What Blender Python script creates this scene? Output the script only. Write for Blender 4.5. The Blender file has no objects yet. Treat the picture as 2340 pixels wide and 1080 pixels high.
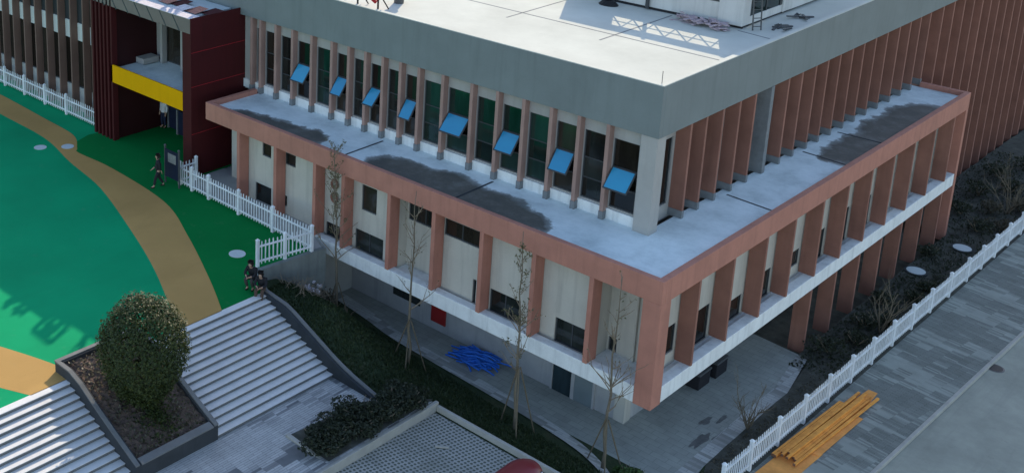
import bpy, bmesh, math, random
from mathutils import Vector, Matrix
S = bpy.context.scene
COL = S.collection
R_ = random.Random(7)
rad = math.radians

# ------------------------------------------------------------------ camera, sky, sun, exposure
CAM = Vector((16.63, -33.56, 22.736))
RW = ((0.6593619690905281, 0.7518236935354534, 0.0017110101605360035),
      (0.1992210620238527, -0.17252484856258696, -0.9646481975697381),
      (-0.7249501790903629, 0.6363932042905271, -0.26353543854610145))
cam = bpy.data.cameras.new('camera'); camo = bpy.data.objects.new('camera', cam); COL.objects.link(camo)
X, Y, Z = Vector(RW[0]), -Vector(RW[1]), -Vector(RW[2])
M = Matrix((X, Y, Z)).transposed().to_4x4(); M.translation = CAM
camo.matrix_world = M
cam.sensor_fit = 'HORIZONTAL'; cam.sensor_width = 36; cam.lens = 2674.2 / 2340 * 36
cam.shift_x = (1170 - 523.5) / 2340; cam.shift_y = -(540 - 31.6) / 2340
cam.clip_start = 0.5; cam.clip_end = 2000
S.camera = camo

SUN_EL = 29.0
SUN_DIR = Vector((-0.47, 0.88, 0)).normalized()          # horizontal direction towards the sun
w = bpy.data.worlds.new('World'); S.world = w; w.use_nodes = True
nt = w.node_tree; bg = nt.nodes['Background']
sky = nt.nodes.new('ShaderNodeTexSky'); sky.sky_type = 'NISHITA'; sky.sun_disc = False
sky.sun_elevation = rad(SUN_EL); sky.sun_rotation = math.atan2(SUN_DIR.x, SUN_DIR.y)
sky.air_density = 1.0; sky.dust_density = 0.6; sky.ozone_density = 0.55
nt.links.new(sky.outputs[0], bg.inputs[0]); bg.inputs[1].default_value = 0.15
sun = bpy.data.lights.new('sun', 'SUN'); sun.energy = 2.7; sun.angle = rad(0.5); sun.color = (1.0, 0.86, 0.64)
suno = bpy.data.objects.new('sun', sun); COL.objects.link(suno)
e = rad(SUN_EL)
tosun = Vector((SUN_DIR.x * math.cos(e), SUN_DIR.y * math.cos(e), math.sin(e)))
suno.rotation_euler = tosun.to_track_quat('Z', 'Y').to_euler(); suno.location = (-30, 60, 50)
S.view_settings.view_transform = 'Standard'; S.view_settings.look = 'None'
S.view_settings.exposure = 1.0; S.view_settings.gamma = 1

# ------------------------------------------------------------------ materials
MATS = {}
def base_mat(name, rough=0.8, spec=0.3, metal=0.0):
    m = bpy.data.materials.new(name); m.use_nodes = True
    n = m.node_tree.nodes; b = n['Principled BSDF']
    b.inputs['Roughness'].default_value = rough; b.inputs['Metallic'].default_value = metal
    b.inputs['Specular IOR Level'].default_value = spec
    MATS[name] = m
    return m, m.node_tree, b
def pos_node(t): return t.nodes.new('ShaderNodeNewGeometry').outputs['Position']
def noise(t, scale, detail=5, rough=0.6, vec=None, stretch=None):
    n = t.nodes.new('ShaderNodeTexNoise'); n.inputs['Scale'].default_value = scale
    n.inputs['Detail'].default_value = detail; n.inputs['Roughness'].default_value = rough
    v = vec if vec is not None else pos_node(t)
    if stretch:
        mp = t.nodes.new('ShaderNodeMapping'); mp.inputs['Scale'].default_value = stretch
        t.links.new(v, mp.inputs[0]); v = mp.outputs[0]
    t.links.new(v, n.inputs['Vector'])
    return n.outputs['Fac']
def ramp(t, fac, stops):
    r = t.nodes.new('ShaderNodeValToRGB'); el = r.color_ramp.elements
    while len(el) < len(stops): el.new(0.5)
    for x, (p, c) in zip(el, stops):
        x.position = p; x.color = (*c, 1) if len(c) == 3 else c
    t.links.new(fac, r.inputs[0]); return r.outputs[0]
def mix(t, fac, a, b, mode='MIX'):
    n = t.nodes.new('ShaderNodeMix'); n.data_type = 'RGBA'; n.blend_type = mode
    for s, v in ((n.inputs[0], fac), (n.inputs[6], a), (n.inputs[7], b)):
        if isinstance(v, (int, float)): s.default_value = v
        elif isinstance(v, tuple): s.default_value = (*v, 1)
        else: t.links.new(v, s)
    return n.outputs[2]
def mth(t, op, a, b=None, clamp=False):
    n = t.nodes.new('ShaderNodeMath'); n.operation = op; n.use_clamp = clamp
    for s, v in zip(n.inputs, (a, b)):
        if v is None: continue
        if isinstance(v, (int, float)): s.default_value = v
        else: t.links.new(v, s)
    return n.outputs[0]
def bump(t, b, h, strength=0.3, dist=0.02):
    n = t.nodes.new('ShaderNodeBump'); n.inputs['Strength'].default_value = strength
    n.inputs['Distance'].default_value = dist
    t.links.new(h, n.inputs['Height']); t.links.new(n.outputs[0], b.inputs['Normal'])
def mul(c, k): return tuple(min(1, x * k) for x in c)
def mat(name, c, rough=0.8, var=0.18, scale=1.2, spec=0.3, metal=0.0, streak=0.0, fine=0.06, bmp=0.15):
    """worn paint / stone: broad mottling, vertical dirt streaks and fine grain"""
    m, t, b = base_mat(name, rough, spec, metal)
    f = noise(t, scale, 6, 0.65)
    col = ramp(t, f, [(0.25, mul(c, 1 - var)), (0.75, mul(c, 1 + var))])
    if streak:
        s = noise(t, 1.0, 4, 0.6, stretch=(3.0, 3.0, 0.25))
        col = mix(t, mth(t, 'MULTIPLY', ramp(t, s, [(0.5, (0, 0, 0)), (0.75, (1, 1, 1))]), streak), col, mul(c, 0.45))
    if fine:
        g = noise(t, 28, 3, 0.7)
        col = mix(t, fine * 3, col, mix(t, 1.0, col, ramp(t, g, [(0.3, (.55,) * 3), (0.7, (1,) * 3)]), 'MULTIPLY'))
        if bmp: bump(t, b, g, bmp, 0.01)
    t.links.new(col, b.inputs['Base Color'])
    return m
mat('pink_paint', (.455, .20, .145), .8, .15, .9, streak=.30)
mat('brown_paint', (.30, .165, .125), .8, .12, .8, streak=.35)
mat('pilaster_paint', (.37, .235, .195), .8, .18, .9, streak=.30)
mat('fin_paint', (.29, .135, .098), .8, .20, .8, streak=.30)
mat('parapet_grey', (.195, .222, .218), .7, .10, .5, streak=.22)
mat('white_wall', (.56, .525, .455), .85, .10, .6, streak=.35)
mat('slab_white', (.80, .81, .79), .8, .12, 1.2, streak=.45)
mat('lower_wall', (.42, .41, .40), .85, .14, .8, streak=.4)
mat('window_frame', (.055, .06, .065), .5, .1)
mat('surround_grey', (.40, .385, .36), .75, .08, .8, streak=.2)
mat('maroon_panel', (.060, .005, .006), .75, .15, .6, streak=.3)
mat('dark_maroon', (.03, .005, .006), .6, .15, .6)
mat('yellow_paint', (.77, .38, .001), .8, .06, .8, spec=.08, streak=.12)
mat('soffit_panel', (.20, .165, .145), .7, .15, 1.5)
mat('wing_brown', (.19, .115, .092), .8, .14, .6, streak=.3)
mat('wing_panel', (.70, .70, .68), .8, .06, 1.0, streak=.2)
mat('wing_base', (.46, .46, .45), .8, .1, 1.0, streak=.25)
mat('plinth', (.20, .21, .215), .9, .2, 3)
mat('white_plastic', (.78, .80, .82), .55, .16, 1.6, streak=.2, fine=.04)
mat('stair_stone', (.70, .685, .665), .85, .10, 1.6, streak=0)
mat('riser_shade_stone', (.17, .17, .17), .9, .12, 1.6)  # stair stone darkened: the shade on the risers is put into the colour
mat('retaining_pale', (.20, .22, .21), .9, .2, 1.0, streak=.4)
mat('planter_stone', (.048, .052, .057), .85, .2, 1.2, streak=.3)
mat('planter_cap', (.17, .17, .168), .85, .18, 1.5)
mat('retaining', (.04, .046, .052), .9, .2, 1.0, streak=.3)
mat('concrete', (.40, .40, .385), .9, .16, 1.1)
mat('kerb_stone', (.40, .385, .345), .9, .15, 2.0)
mat('joint', (.04, .045, .05), .9)
mat('bark', (.17, .14, .10), .95, .25, 6)
mat('twig', (.23, .18, .125), .95, .25, 6)
mat('stake_wood', (.15, .12, .08), .9, .2, 4)
mat('lumber', (.90, .33, .06), .75, .32, 2.6)
mat('lumber_end', (.20, .10, .06), .8)
mat('plywood', (.80, .33, .08), .8, .28, 1.6)
mat('blue_plastic', (.025, .16, .62), .5, .3, 3.0)
mat('red_car', (.17, .008, .015), .35, .05, 1.0, spec=.5, fine=0)
mat('tyre', (.02, .02, .022), .85)
mat('rubble', (.62, .57, .60), .9, .3, 5)
mat('debris', (.44, .35, .38), .85, .35, 6)
mat('steel', (.10, .105, .11), .5, .15, 5, metal=.3)
mat('black', (.02, .02, .023), .6)
mat('sign_red', (.45, .02, .03), .5, .08, 2)
mat('screen_white', (.60, .60, .58), .8, .08, 1.0, streak=.3)
mat('manhole_pale', (.56, .62, .62), .7, .08, 3)
mat('manhole_ring', (.04, .045, .045), .9)
mat('skin', (.45, .28, .20), .6, .05, 8)
mat('hair', (.015, .012, .01), .7)
mat('cloth_black', (.022, .022, .026), .9, .2, 9)
mat('cloth_grey', (.055, .05, .05), .9, .2, 9)
mat('cloth_tan', (.10, .065, .05), .9, .2, 9)
mat('cloth_navy', (.02, .028, .06), .9, .2, 9)
mat('cloth_white', (.75, .75, .76), .9, .1, 9)
mat('navy_panel', (.012, .018, .045), .5, .15, 2)
mat('pale_print', (.24, .24, .23), .7, .3, 9)
mat('red_box', (.30, .02, .02), .5)
mat('soil', (.13, .092, .075), 1, .45, 5, fine=.15, bmp=.6)
mat('soil_dark', (.085, .085, .07), 1, .5, 2.2, fine=.15, bmp=.6)
m, t, b = base_mat('asphalt', .95, .15)
col = ramp(t, noise(t, .35, 8, .72), [(.28, (.25, .255, .215)), (.5, (.33, .335, .28)), (.72, (.42, .42, .35))])
col = mix(t, ramp(t, noise(t, .5, 5, .7, stretch=(2.2, .12, 1)), [(.5, (0, 0, 0)), (.72, (.5, .5, .5))]), col, (.21, .21, .185))
col = mix(t, ramp(t, noise(t, 1.7, 6, .75), [(.62, (0, 0, 0)), (.75, (.6, .6, .6))]), col, (.17, .17, .155))
t.links.new(col, b.inputs['Base Color']); bump(t, b, noise(t, 40, 3, .7), .2, .01)

def glass(name, c, rough=.08):
    m, t, b = base_mat(name, rough, .6)
    oi = t.nodes.new('ShaderNodeObjectInfo')
    f = mth(t, 'ADD', mth(t, 'MULTIPLY', oi.outputs['Random'], .40), mth(t, 'MULTIPLY', noise(t, 1.3, 4, .6, stretch=(1.5, 1.5, .30)), .62))
    t.links.new(ramp(t, f, [(.35, mul(c, .35)), (.7, mul(c, 1.7))]), b.inputs['Base Color'])
glass('dark_glass', (.018, .022, .020)); glass('green_glass', (.010, .026, .021)); glass('brown_glass', (.020, .017, .013)); glass('blue_glass', (.02, .036, .042)); mat('door_grey', (.20, .235, .24), .5, .08)
m, t, b = base_mat('sash_sky_glass', .12, .8, .0)  # blue of the reflected sky is painted into the base colour
oi = t.nodes.new('ShaderNodeObjectInfo')
t.links.new(ramp(t, mth(t, 'ADD', mth(t, 'MULTIPLY', oi.outputs['Random'], .55), mth(t, 'MULTIPLY', noise(t, 1.1, 3), .45)), [(.3, (.022, .24, .44)), (.7, (.033, .32, .52))]), b.inputs['Base Color'])

def turf(name, c):
    m, t, b = base_mat(name, .9, .08)
    f = noise(t, .22, 4, .55); g = noise(t, 60, 2, .7)
    col = ramp(t, f, [(.3, mul(c, .88)), (.7, mul(c, 1.1))])
    col = mix(t, .25, col, mix(t, 1., col, ramp(t, g, [(.3, (.5,) * 3), (.7, (1,) * 3)]), 'MULTIPLY'))
    wv = noise(t, 1.6, 8, .78); col = mix(t, ramp(t, wv, [(.58, (0, 0, 0)), (.80, (.22, .22, .22))]), col, (.22, .24, .19))
    wd = noise(t, .5, 6, .7, stretch=(1, .35, 1)); col = mix(t, ramp(t, wd, [(.52, (0, 0, 0)), (.75, (.30, .30, .30))]), col, mul(c, .6))
    t.links.new(col, b.inputs['Base Color']); bump(t, b, g, .25, .01)
turf('turf_green', (.004, .33, .135)); turf('turf_bright', (.001, .185, .042)); turf('turf_tan', (.50, .30, .105))

def stain_roof():
    m, t, b = base_mat('ledge_roof', .6, .35)
    p = pos_node(t)
    wob = t.nodes.new('ShaderNodeTexNoise'); wob.inputs['Scale'].default_value = 1.3; wob.inputs['Detail'].default_value = 8; wob.inputs['Roughness'].default_value = .68
    t.links.new(p, wob.inputs['Vector'])
    sub = t.nodes.new('ShaderNodeVectorMath'); sub.operation = 'SUBTRACT'; sub.inputs[1].default_value = (.5, .5, .5)
    t.links.new(wob.outputs['Color'], sub.inputs[0])
    add = t.nodes.new('ShaderNodeVectorMath'); add.operation = 'MULTIPLY_ADD'; add.inputs[1].default_value = (1.5, 1.1, 0)
    t.links.new(sub.outputs[0], add.inputs[0]); t.links.new(p, add.inputs[2])
    best = None
    for cx, cy, rx, ry in [(-20.4, .65, 1.9, .75), (-18.6, .7, 2.2, 1.0), (-17.4, .8, 1.0, 1.1), (-12.3, 1.0, 1.8, 1.4), (-10.2, 1.1, 2.4, 1.6), (-8.0, 1.1, 2.4, 1.4), (-6.3, .9, 1.3, 1.1),
                           (-.75, 18.2, 1.3, 3.2), (-.8, 21.5, 1.35, 2.6), (-.7, 24.0, 1.3, 2.4), (-1.2, 15.9, .5, .9)]:
        v = t.nodes.new('ShaderNodeVectorMath'); v.operation = 'MULTIPLY_ADD'
        v.inputs[1].default_value = (1 / rx, 1 / ry, 0); v.inputs[2].default_value = (-cx / rx, -cy / ry, 0)
        t.links.new(add.outputs[0], v.inputs[0])
        l = t.nodes.new('ShaderNodeVectorMath'); l.operation = 'LENGTH'; t.links.new(v.outputs[0], l.inputs[0])
        best = l.outputs['Value'] if best is None else mth(t, 'MINIMUM', best, l.outputs['Value'])
    mask = ramp(t, best, [(.72, (1, 1, 1)), (.92, (.75, .75, .75)), (1.1, (0, 0, 0))])
    dry = ramp(t, noise(t, .7, 6, .7), [(.3, (.50, .57, .57)), (.5, (.68, .755, .755)), (.68, (.80, .87, .87))])
    wet = ramp(t, noise(t, 1.1, 7, .75), [(.3, (.075, .078, .070)), (.5, (.115, .108, .092)), (.72, (.19, .185, .165))])
    t.links.new(mix(t, mask, dry, wet), b.inputs['Base Color'])
stain_roof()
m, t, b = base_mat('roof_white', .95, .06)
f = noise(t, .35, 7, .7); g = noise(t, 3.0, 5, .7)
col = ramp(t, f, [(.3, (.51, .51, .455)), (.7, (.62, .62, .555))])
col = mix(t, ramp(t, g, [(.62, (0, 0, 0)), (.78, (.30, .30, .30))]), col, (.40, .395, .36))
t.links.new(col, b.inputs['Base Color'])

def pavers(name, c1, c2, mortar, bw, bh, rot=0, patch=None, psc=.35, pst=(1, 1, 1)):
    m, t, b = base_mat(name, .85, .3)
    mp = t.nodes.new('ShaderNodeMapping'); mp.inputs['Rotation'].default_value = (0, 0, rot)
    t.links.new(pos_node(t), mp.inputs[0])
    br = t.nodes.new('ShaderNodeTexBrick'); br.inputs['Scale'].default_value = 1
    br.inputs['Brick Width'].default_value = bw; br.inputs['Row Height'].default_value = bh
    br.inputs['Mortar Size'].default_value = .008; br.inputs['Bias'].default_value = -.1
    br.inputs['Color1'].default_value = (*c1, 1); br.inputs['Color2'].default_value = (*c2, 1); br.inputs['Mortar'].default_value = (*mortar, 1)
    t.links.new(mp.outputs[0], br.inputs['Vector'])
    col = br.outputs['Color']
    if patch:
        # worn / wet pavers: whole blocks change colour, so sample the noise per block row
        wn = t.nodes.new('ShaderNodeVectorMath'); wn.operation = 'SNAP'; wn.inputs[1].default_value = (bw, bh, 1)
        t.links.new(mp.outputs[0], wn.inputs[0])
        n1 = noise(t, psc, 5, .75, vec=wn.outputs[0], stretch=pst)
        n2 = noise(t, 9.0, 2, .5, vec=wn.outputs[0])
        k = mth(t, 'ADD', n1, mth(t, 'MULTIPLY', mth(t, 'SUBTRACT', n2, .5), .35))
        col = mix(t, ramp(t, k, [(.50, (0, 0, 0)), (.56, (1, 1, 1))]), col, patch)
    d = noise(t, 1.1, 6, .7)
    col = mix(t, .55, col, mix(t, 1., col, ramp(t, d, [(.3, (.6,) * 3), (.7, (1.1,) * 3)]), 'MULTIPLY'))
    t.links.new(col, b.inputs['Base Color']); bump(t, b, br.outputs['Fac'], -.2, .01)
pavers('plaza_paving', (.42, .42, .41), (.50, .495, .48), (.22, .22, .22), .6, .10, rad(90), patch=(.16, .165, .17), psc=.30, pst=(.6, 1.8, 1))
pavers('sidewalk_paving', (.175, .19, .17), (.22, .235, .215), (.11, .12, .105), .55, .09, rad(8), patch=(.30, .32, .285), psc=.55, pst=(.5, 1.4, 1))
pavers('path_paving', (.31, .32, .29), (.35, .36, .325), (.22, .23, .21), .6, .3, 0)
pavers('path_border', (.44, .44, .42), (.52, .52, .49), (.28, .28, .27), .5, .16, 0, patch=(.27, .27, .25), psc=.7)
m, t, b = base_mat('grass_paver', .95, .2)
mp = t.nodes.new('ShaderNodeMapping'); mp.inputs['Rotation'].default_value = (0, 0, rad(12)); t.links.new(pos_node(t), mp.inputs[0])
vo = t.nodes.new('ShaderNodeTexVoronoi'); vo.voronoi_dimensions = '2D'; vo.inputs['Scale'].default_value = 6.6; vo.inputs['Randomness'].default_value = .12
t.links.new(mp.outputs[0], vo.inputs['Vector'])
col = ramp(t, vo.outputs['Distance'], [(.28, (.10, .11, .09)), (.38, (.36, .355, .33))])
col = mix(t, ramp(t, noise(t, .8, 5, .7), [(.50, (0, 0, 0)), (.8, (.65,) * 3)]), col, (.12, .125, .10))
t.links.new(col, b.inputs['Base Color']); bump(t, b, vo.outputs['Distance'], .6, .03)
m, t, b = base_mat('lawn', 1, .1)
col = ramp(t, noise(t, .9, 6, .7), [(.3, (.033, .05, .028)), (.55, (.05, .07, .036)), (.75, (.09, .08, .05))])
t.links.new(mix(t, .6, col, mix(t, 1., col, ramp(t, noise(t, 14, 4, .8), [(.3, (.35,) * 3), (.7, (1.3,) * 3)]), 'MULTIPLY')), b.inputs['Base Color'])
bump(t, b, noise(t, 20, 4, .8), .8, .05)
def leafmat(name, dark, mid, light):
    m, t, b = base_mat(name, .55, .35)
    gi = t.nodes.new('ShaderNodeObjectInfo')
    col = ramp(t, noise(t, 9, 3, .7), [(.3, dark), (.5, mid), (.72, light)])
    t.links.new(col, b.inputs['Base Color'])
    tr = t.nodes.new('ShaderNodeBsdfTranslucent'); t.links.new(col, tr.inputs[0]); ms = t.nodes.new('ShaderNodeMixShader'); ms.inputs[0].default_value = .35
    t.links.new(b.outputs[0], ms.inputs[1]); t.links.new(tr.outputs[0], ms.inputs[2]); t.links.new(ms.outputs[0], t.nodes['Material Output'].inputs[0])
leafmat('leaf_topiary', (.012, .024, .007), (.038, .058, .015), (.10, .12, .032))
leafmat('leaf_hedge', (.022, .027, .017), (.04, .05, .028), (.07, .078, .05))
leafmat('leaf_bright', (.03, .06, .014), (.06, .11, .03), (.12, .18, .06))
leafmat('leaf_bud', (.07, .075, .03), (.13, .13, .06), (.20, .17, .08))
leafmat('leaf_dry', (.05, .045, .03), (.10, .09, .06), (.22, .20, .15))
leafmat('grass_blade', (.024, .042, .018), (.042, .066, .026), (.08, .092, .044))

# ------------------------------------------------------------------ mesh helpers
def wloc(o):
    v = Vector((0, 0, 0))
    while o is not None: v = v + Vector(o.location); o = o.parent
    return v
class MB:
    """collects pieces given in world coordinates and links them as ONE mesh object"""
    def __init__(s): s.v = []; s.f = []; s.mi = []; s.m = 0
    def add(s, vs, fs):
        n = len(s.v); s.v += [tuple(v) for v in vs]
        for f in fs: s.f.append(tuple(n + i for i in f)); s.mi.append(s.m)
        return s
    def box(s, x0, x1, y0, y1, z0, z1):
        return s.hexa([(x0, y0, z0), (x1, y0, z0), (x1, y1, z0), (x0, y1, z0), (x0, y0, z1), (x1, y0, z1), (x1, y1, z1), (x0, y1, z1)])
    def hexa(s, p):
        return s.add(p, [(3, 2, 1, 0), (4, 5, 6, 7), (0, 1, 5, 4), (1, 2, 6, 5), (2, 3, 7, 6), (3, 0, 4, 7)])
    def bar(s, a, b, wx, wy=None, up=(0, 0, 1)):
        a, b = Vector(a), Vector(b); d = (b - a).normalized(); u = Vector(up)
        if abs(d.dot(u)) > .98: u = Vector((1, 0, 0))
        p = d.cross(u).normalized() * (wx / 2); q = p.cross(d).normalized() * ((wy or wx) / 2)
        return s.hexa([a - p - q, a + p - q, b + p - q, b - p - q, a - p + q, a + p + q, b + p + q, b - p + q])
    def prism(s, poly, z0, z1):
        n = len(poly); vs = [(x, y, z0) for x, y in poly] + [(x, y, z1) for x, y in poly]
        return s.add(vs, [tuple(range(n))[::-1], tuple(range(n, 2 * n))] + [(i, (i + 1) % n, n + (i + 1) % n, n + i) for i in range(n)])
    def prismy(s, poly, y0, y1):               # polygon in x,z extruded along y
        n = len(poly); vs = [(x, y0, z) for x, z in poly] + [(x, y1, z) for x, z in poly]
        return s.add(vs, [tuple(range(n)), tuple(range(n, 2 * n))[::-1]] + [(i, n + i, n + (i + 1) % n, (i + 1) % n) for i in range(n)])
    def tube(s, pts, rs, n=6):
        pts = [Vector(p) for p in pts]; ring = []; base = len(s.v)
        if isinstance(rs, (int, float)): rs = [rs] * len(pts)
        vs = []; fs = []
        for i, p in enumerate(pts):
            d = (pts[min(i + 1, len(pts) - 1)] - pts[max(i - 1, 0)]).normalized()
            u = d.cross(Vector((.3, .2, 1) if abs(d.z) < .9 else (1, .1, 0))).normalized(); v = d.cross(u)
            for k in range(n):
                a = 2 * math.pi * k / n; vs.append(p + (u * math.cos(a) + v * math.sin(a)) * rs[i])
        for i in range(len(pts) - 1):
            for k in range(n):
                fs.append((i * n + k, i * n + (k + 1) % n, (i + 1) * n + (k + 1) % n, (i + 1) * n + k))
        fs.append(tuple(range(n))[::-1]); fs.append(tuple(range((len(pts) - 1) * n, len(pts) * n)))
        return s.add(vs, fs)
    def disc(s, c, r, z0, z1, n=28):
        return s.prism([(c[0] + r * math.cos(2 * math.pi * k / n), c[1] + r * math.sin(2 * math.pi * k / n)) for k in range(n)], z0, z1)
    def leaf(s, p, size, rng, tilt=None):
        n = Vector((rng.gauss(0, 1), rng.gauss(0, 1), rng.gauss(0, 1) + .4)).normalized() if tilt is None else tilt
        a = n.orthogonal().normalized(); a.rotate(Matrix.Rotation(rng.uniform(0, 6.28), 3, n)); b = n.cross(a)
        a = a * size; b = b * size * .55; p = Vector(p)
        return s.add([p - a, p + b, p + a, p - b], [(0, 1, 2, 3)])
    def blob(s, c, rx, ry, rz, rng, n=8, jag=.25):
        vs = []; fs = []; c = Vector(c); rows = 5
        for i in range(rows + 1):
            th = math.pi * i / rows
            for k in range(n):
                ph = 2 * math.pi * k / n; j = 1 + rng.uniform(-jag, jag)
                vs.append(c + Vector((rx * math.sin(th) * math.cos(ph) * j, ry * math.sin(th) * math.sin(ph) * j, rz * math.cos(th) * j)))
        for i in range(rows):
            for k in range(n): fs.append((i * n + k, (i + 1) * n + k, (i + 1) * n + (k + 1) % n, i * n + (k + 1) % n))
        return s.add(vs, fs)
    def build(s, name, mats, parent=None, smooth=False, bevel=0, origin=None):
        me = bpy.data.meshes.new(name)
        o = bpy.data.objects.new(name, me); COL.objects.link(o)
        if parent is not None:
            o.parent = parent; off = wloc(parent)
        elif origin is not None:
            o.location = origin; off = Vector(origin)
        else: off = Vector((0, 0, 0))
        me.from_pydata([(v[0] - off.x, v[1] - off.y, v[2] - off.z) for v in s.v], [], s.f)
        mats = mats if isinstance(mats, (list, tuple)) else [mats]
        for k in mats: me.materials.append(MATS[k])
        if len(mats) > 1: me.polygons.foreach_set('material_index', s.mi)
        bm = bmesh.new(); bm.from_mesh(me); bmesh.ops.recalc_face_normals(bm, faces=bm.faces); bm.to_mesh(me); bm.free()
        if smooth: me.polygons.foreach_set('use_smooth', [True] * len(me.polygons))
        if bevel:
            md = o.modifiers.new('bevel', 'BEVEL'); md.width = bevel; md.segments = 2; md.limit_method = 'ANGLE'
        me.update(); return o
def tag(o, label=None, cat=None, group=None, kind=None):
    if label: o['label'] = label
    if cat: o['category'] = cat
    if group: o['group'] = group
    if kind: o['kind'] = kind
    return o
def thing(name, loc, label, cat, group=None):
    o = bpy.data.objects.new(name, None); COL.objects.link(o); o.location = loc; o.empty_display_size = .3
    return tag(o, label, cat, group)
def copy_tree(o, parent=None):
    c = o.copy(); COL.objects.link(c)
    if parent is not None: c.parent = parent
    for ch in list(o.children): copy_tree(ch, c)
    return c
def lerp(a, b, t): return a + (b - a) * t
def sstep(t): t = max(0, min(1, t)); return t * t * (3 - 2 * t)
def bx(*a): return MB().box(*a)

# ------------------------------------------------------------------ terrain height of the sunken side
def cheek(x):                                              # top of the cheek wall beside the stairs
    pts = [(-60, .05), (-13.7, .05), (-12.4, -.10), (-9.9, -1.2), (-9.1, -1.48), (-7.6, -1.82), (60, -1.85)]
    for (a, za), (b, zb) in zip(pts, pts[1:]):
        if x <= b: return lerp(za, zb, (x - a) / (b - a))
LOW = -3.35
def H(x, y):
    if y > .7: return LOW
    b = min(cheek(x) - .25, -.55)
    b = lerp(b, -2.2, sstep((x + 9.5) / 1.5)) if x > -9.5 else b
    b = lerp(b, LOW, sstep((x + .3) / 1.6))
    t = sstep((y + 3.5) / 4.1)
    return lerp(b, LOW, t)
def patch(name, poly, matn, off=0.0, step=.5, hf=H, kind='structure', thick=0):
    """a sheet over polygon poly (x,y) following the terrain"""
    bm = bmesh.new()
    vs = [bm.verts.new((x, y, 0)) for x, y in poly]; bm.faces.new(vs)
    xs = [p[0] for p in poly]; ys = [p[1] for p in poly]
    def cut(lo, hi, axis):
        k = math.ceil(lo / step) * step
        while k < hi:
            n = (1, 0, 0) if axis == 0 else (0, 1, 0); c = (k, 0, 0) if axis == 0 else (0, k, 0)
            bmesh.ops.bisect_plane(bm, geom=bm.verts[:] + bm.edges[:] + bm.faces[:], plane_co=c, plane_no=n)
            k += step
    cut(min(xs), max(xs), 0); cut(min(ys), max(ys), 1)
    bmesh.ops.triangulate(bm, faces=bm.faces)
    for v in bm.verts: v.co.z = hf(v.co.x, v.co.y) + off
    bmesh.ops.recalc_face_normals(bm, faces=bm.faces)
    if sum(f.normal.z for f in bm.faces) < 0: bmesh.ops.reverse_faces(bm, faces=bm.faces)
    me = bpy.data.meshes.new(name); bm.to_mesh(me); bm.free(); me.materials.append(MATS[matn])
    o = bpy.data.objects.new(name, me); COL.objects.link(o)
    if kind: o['kind'] = kind
    return o
def smooth_poly(pts, n=6):                                 # Catmull-Rom through open points
    out = []
    for i in range(len(pts) - 1):
        p0 = pts[max(i - 1, 0)]; p1 = pts[i]; p2 = pts[i + 1]; p3 = pts[min(i + 2, len(pts) - 1)]
        for k in range(n):
            t = k / n
            out.append(tuple(.5 * (2 * b + (c - a) * t + (2 * a - 5 * b + 4 * c - d) * t * t + (3 * b - a - 3 * c + d) * t ** 3) for a, b, c, d in zip(p0, p1, p2, p3)))
    return out + [pts[-1]]

# ------------------------------------------------------------------ SETTING
flat = lambda z: (lambda x, y: z)
g = MB().add([(-400, -400, -3.75), (400, -400, -3.75), (400, 400, -3.75), (-400, 400, -3.75)], [(0, 1, 2, 3)]).build('ground', 'soil_dark'); g['kind'] = 'structure'
# playground podium with its turf
pod = [(-13.72, -60), (-13.72, -5.02), (-15.35, -4.05), (-14.95, -.55), (-15.9, -.02), (-15.9, 12), (-80, 12), (-80, -60)]
MB().prism(pod, -3.7, -.06).build('podium_base', 'concrete')['kind'] = 'structure'
turfpoly = [(-13.72, -60), (-13.72, -5.02), (-15.35, -4.05), (-14.95, -1.0), (-24.3, -.75), (-24.3, 12), (-80, 12), (-80, -60)]
MB().prism(turfpoly, -.06, 0).build('playground_surface', 'turf_green')['kind'] = 'structure'
MB().prism([(-15.0, -.98), (-14.95, -.55), (-15.9, -.02), (-15.9, 2), (-24.28, 2), (-24.28, -.73)], -.06, -.004).build('porch_paving', 'concrete')['kind'] = 'structure'
inner = smooth_poly([(-60, -2.6), (-48, -2.2), (-38.3, -2.4), (-33.5, -2.55), (-29.9, -3.37), (-26.2, -4.09), (-21.5, -5.75), (-18.25, -7.07), (-15.6, -8.38), (-13.72, -9.35)])
outer = smooth_poly([(-60, -.4), (-48, -.55), (-41, -.7), (-36.1, -.93), (-32.9, -1.15), (-31.2, -2.05), (-30.6, -2.35), (-27.8, -2.25), (-23.0, -2.75), (-19.5, -4.19), (-15.86, -6.03), (-13.72, -7.25)])
MB().prism(inner + outer[::-1], .0, .004).build('running_track', 'turf_tan')['kind'] = 'structure'
# the turf outside the track and by the portal is a second, deeper green
o2 = [p for p in outer if -31.0 < p[0] < -13.7]
MB().prism([(-31.0, -2.28)] + o2 + [(-13.72, -7.2), (-13.72, -5.02), (-15.35, -4.05), (-15.02, -1.05), (-24.2, -.80), (-24.2, 3.6), (-31.6, 3.6), (-32.4, -.5), (-31.9, -1.75)], .0, .003).build('playground_border', 'turf_bright')['kind'] = 'structure'
MB().prism([(-13.72, -13.8)] + smooth_poly([(-13.72, -14.0), (-14.75, -14.1), (-17.1, -14.95), (-21, -16.6), (-28, -20), (-36, -26)]) + [(-40, -30), (-30, -27), (-22, -21)] + smooth_poly([(-18, -17.9), (-14.8, -16.29), (-13.72, -15.75)]), .0, .004).build('running_track', 'turf_tan')['kind'] = 'structure'
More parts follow.
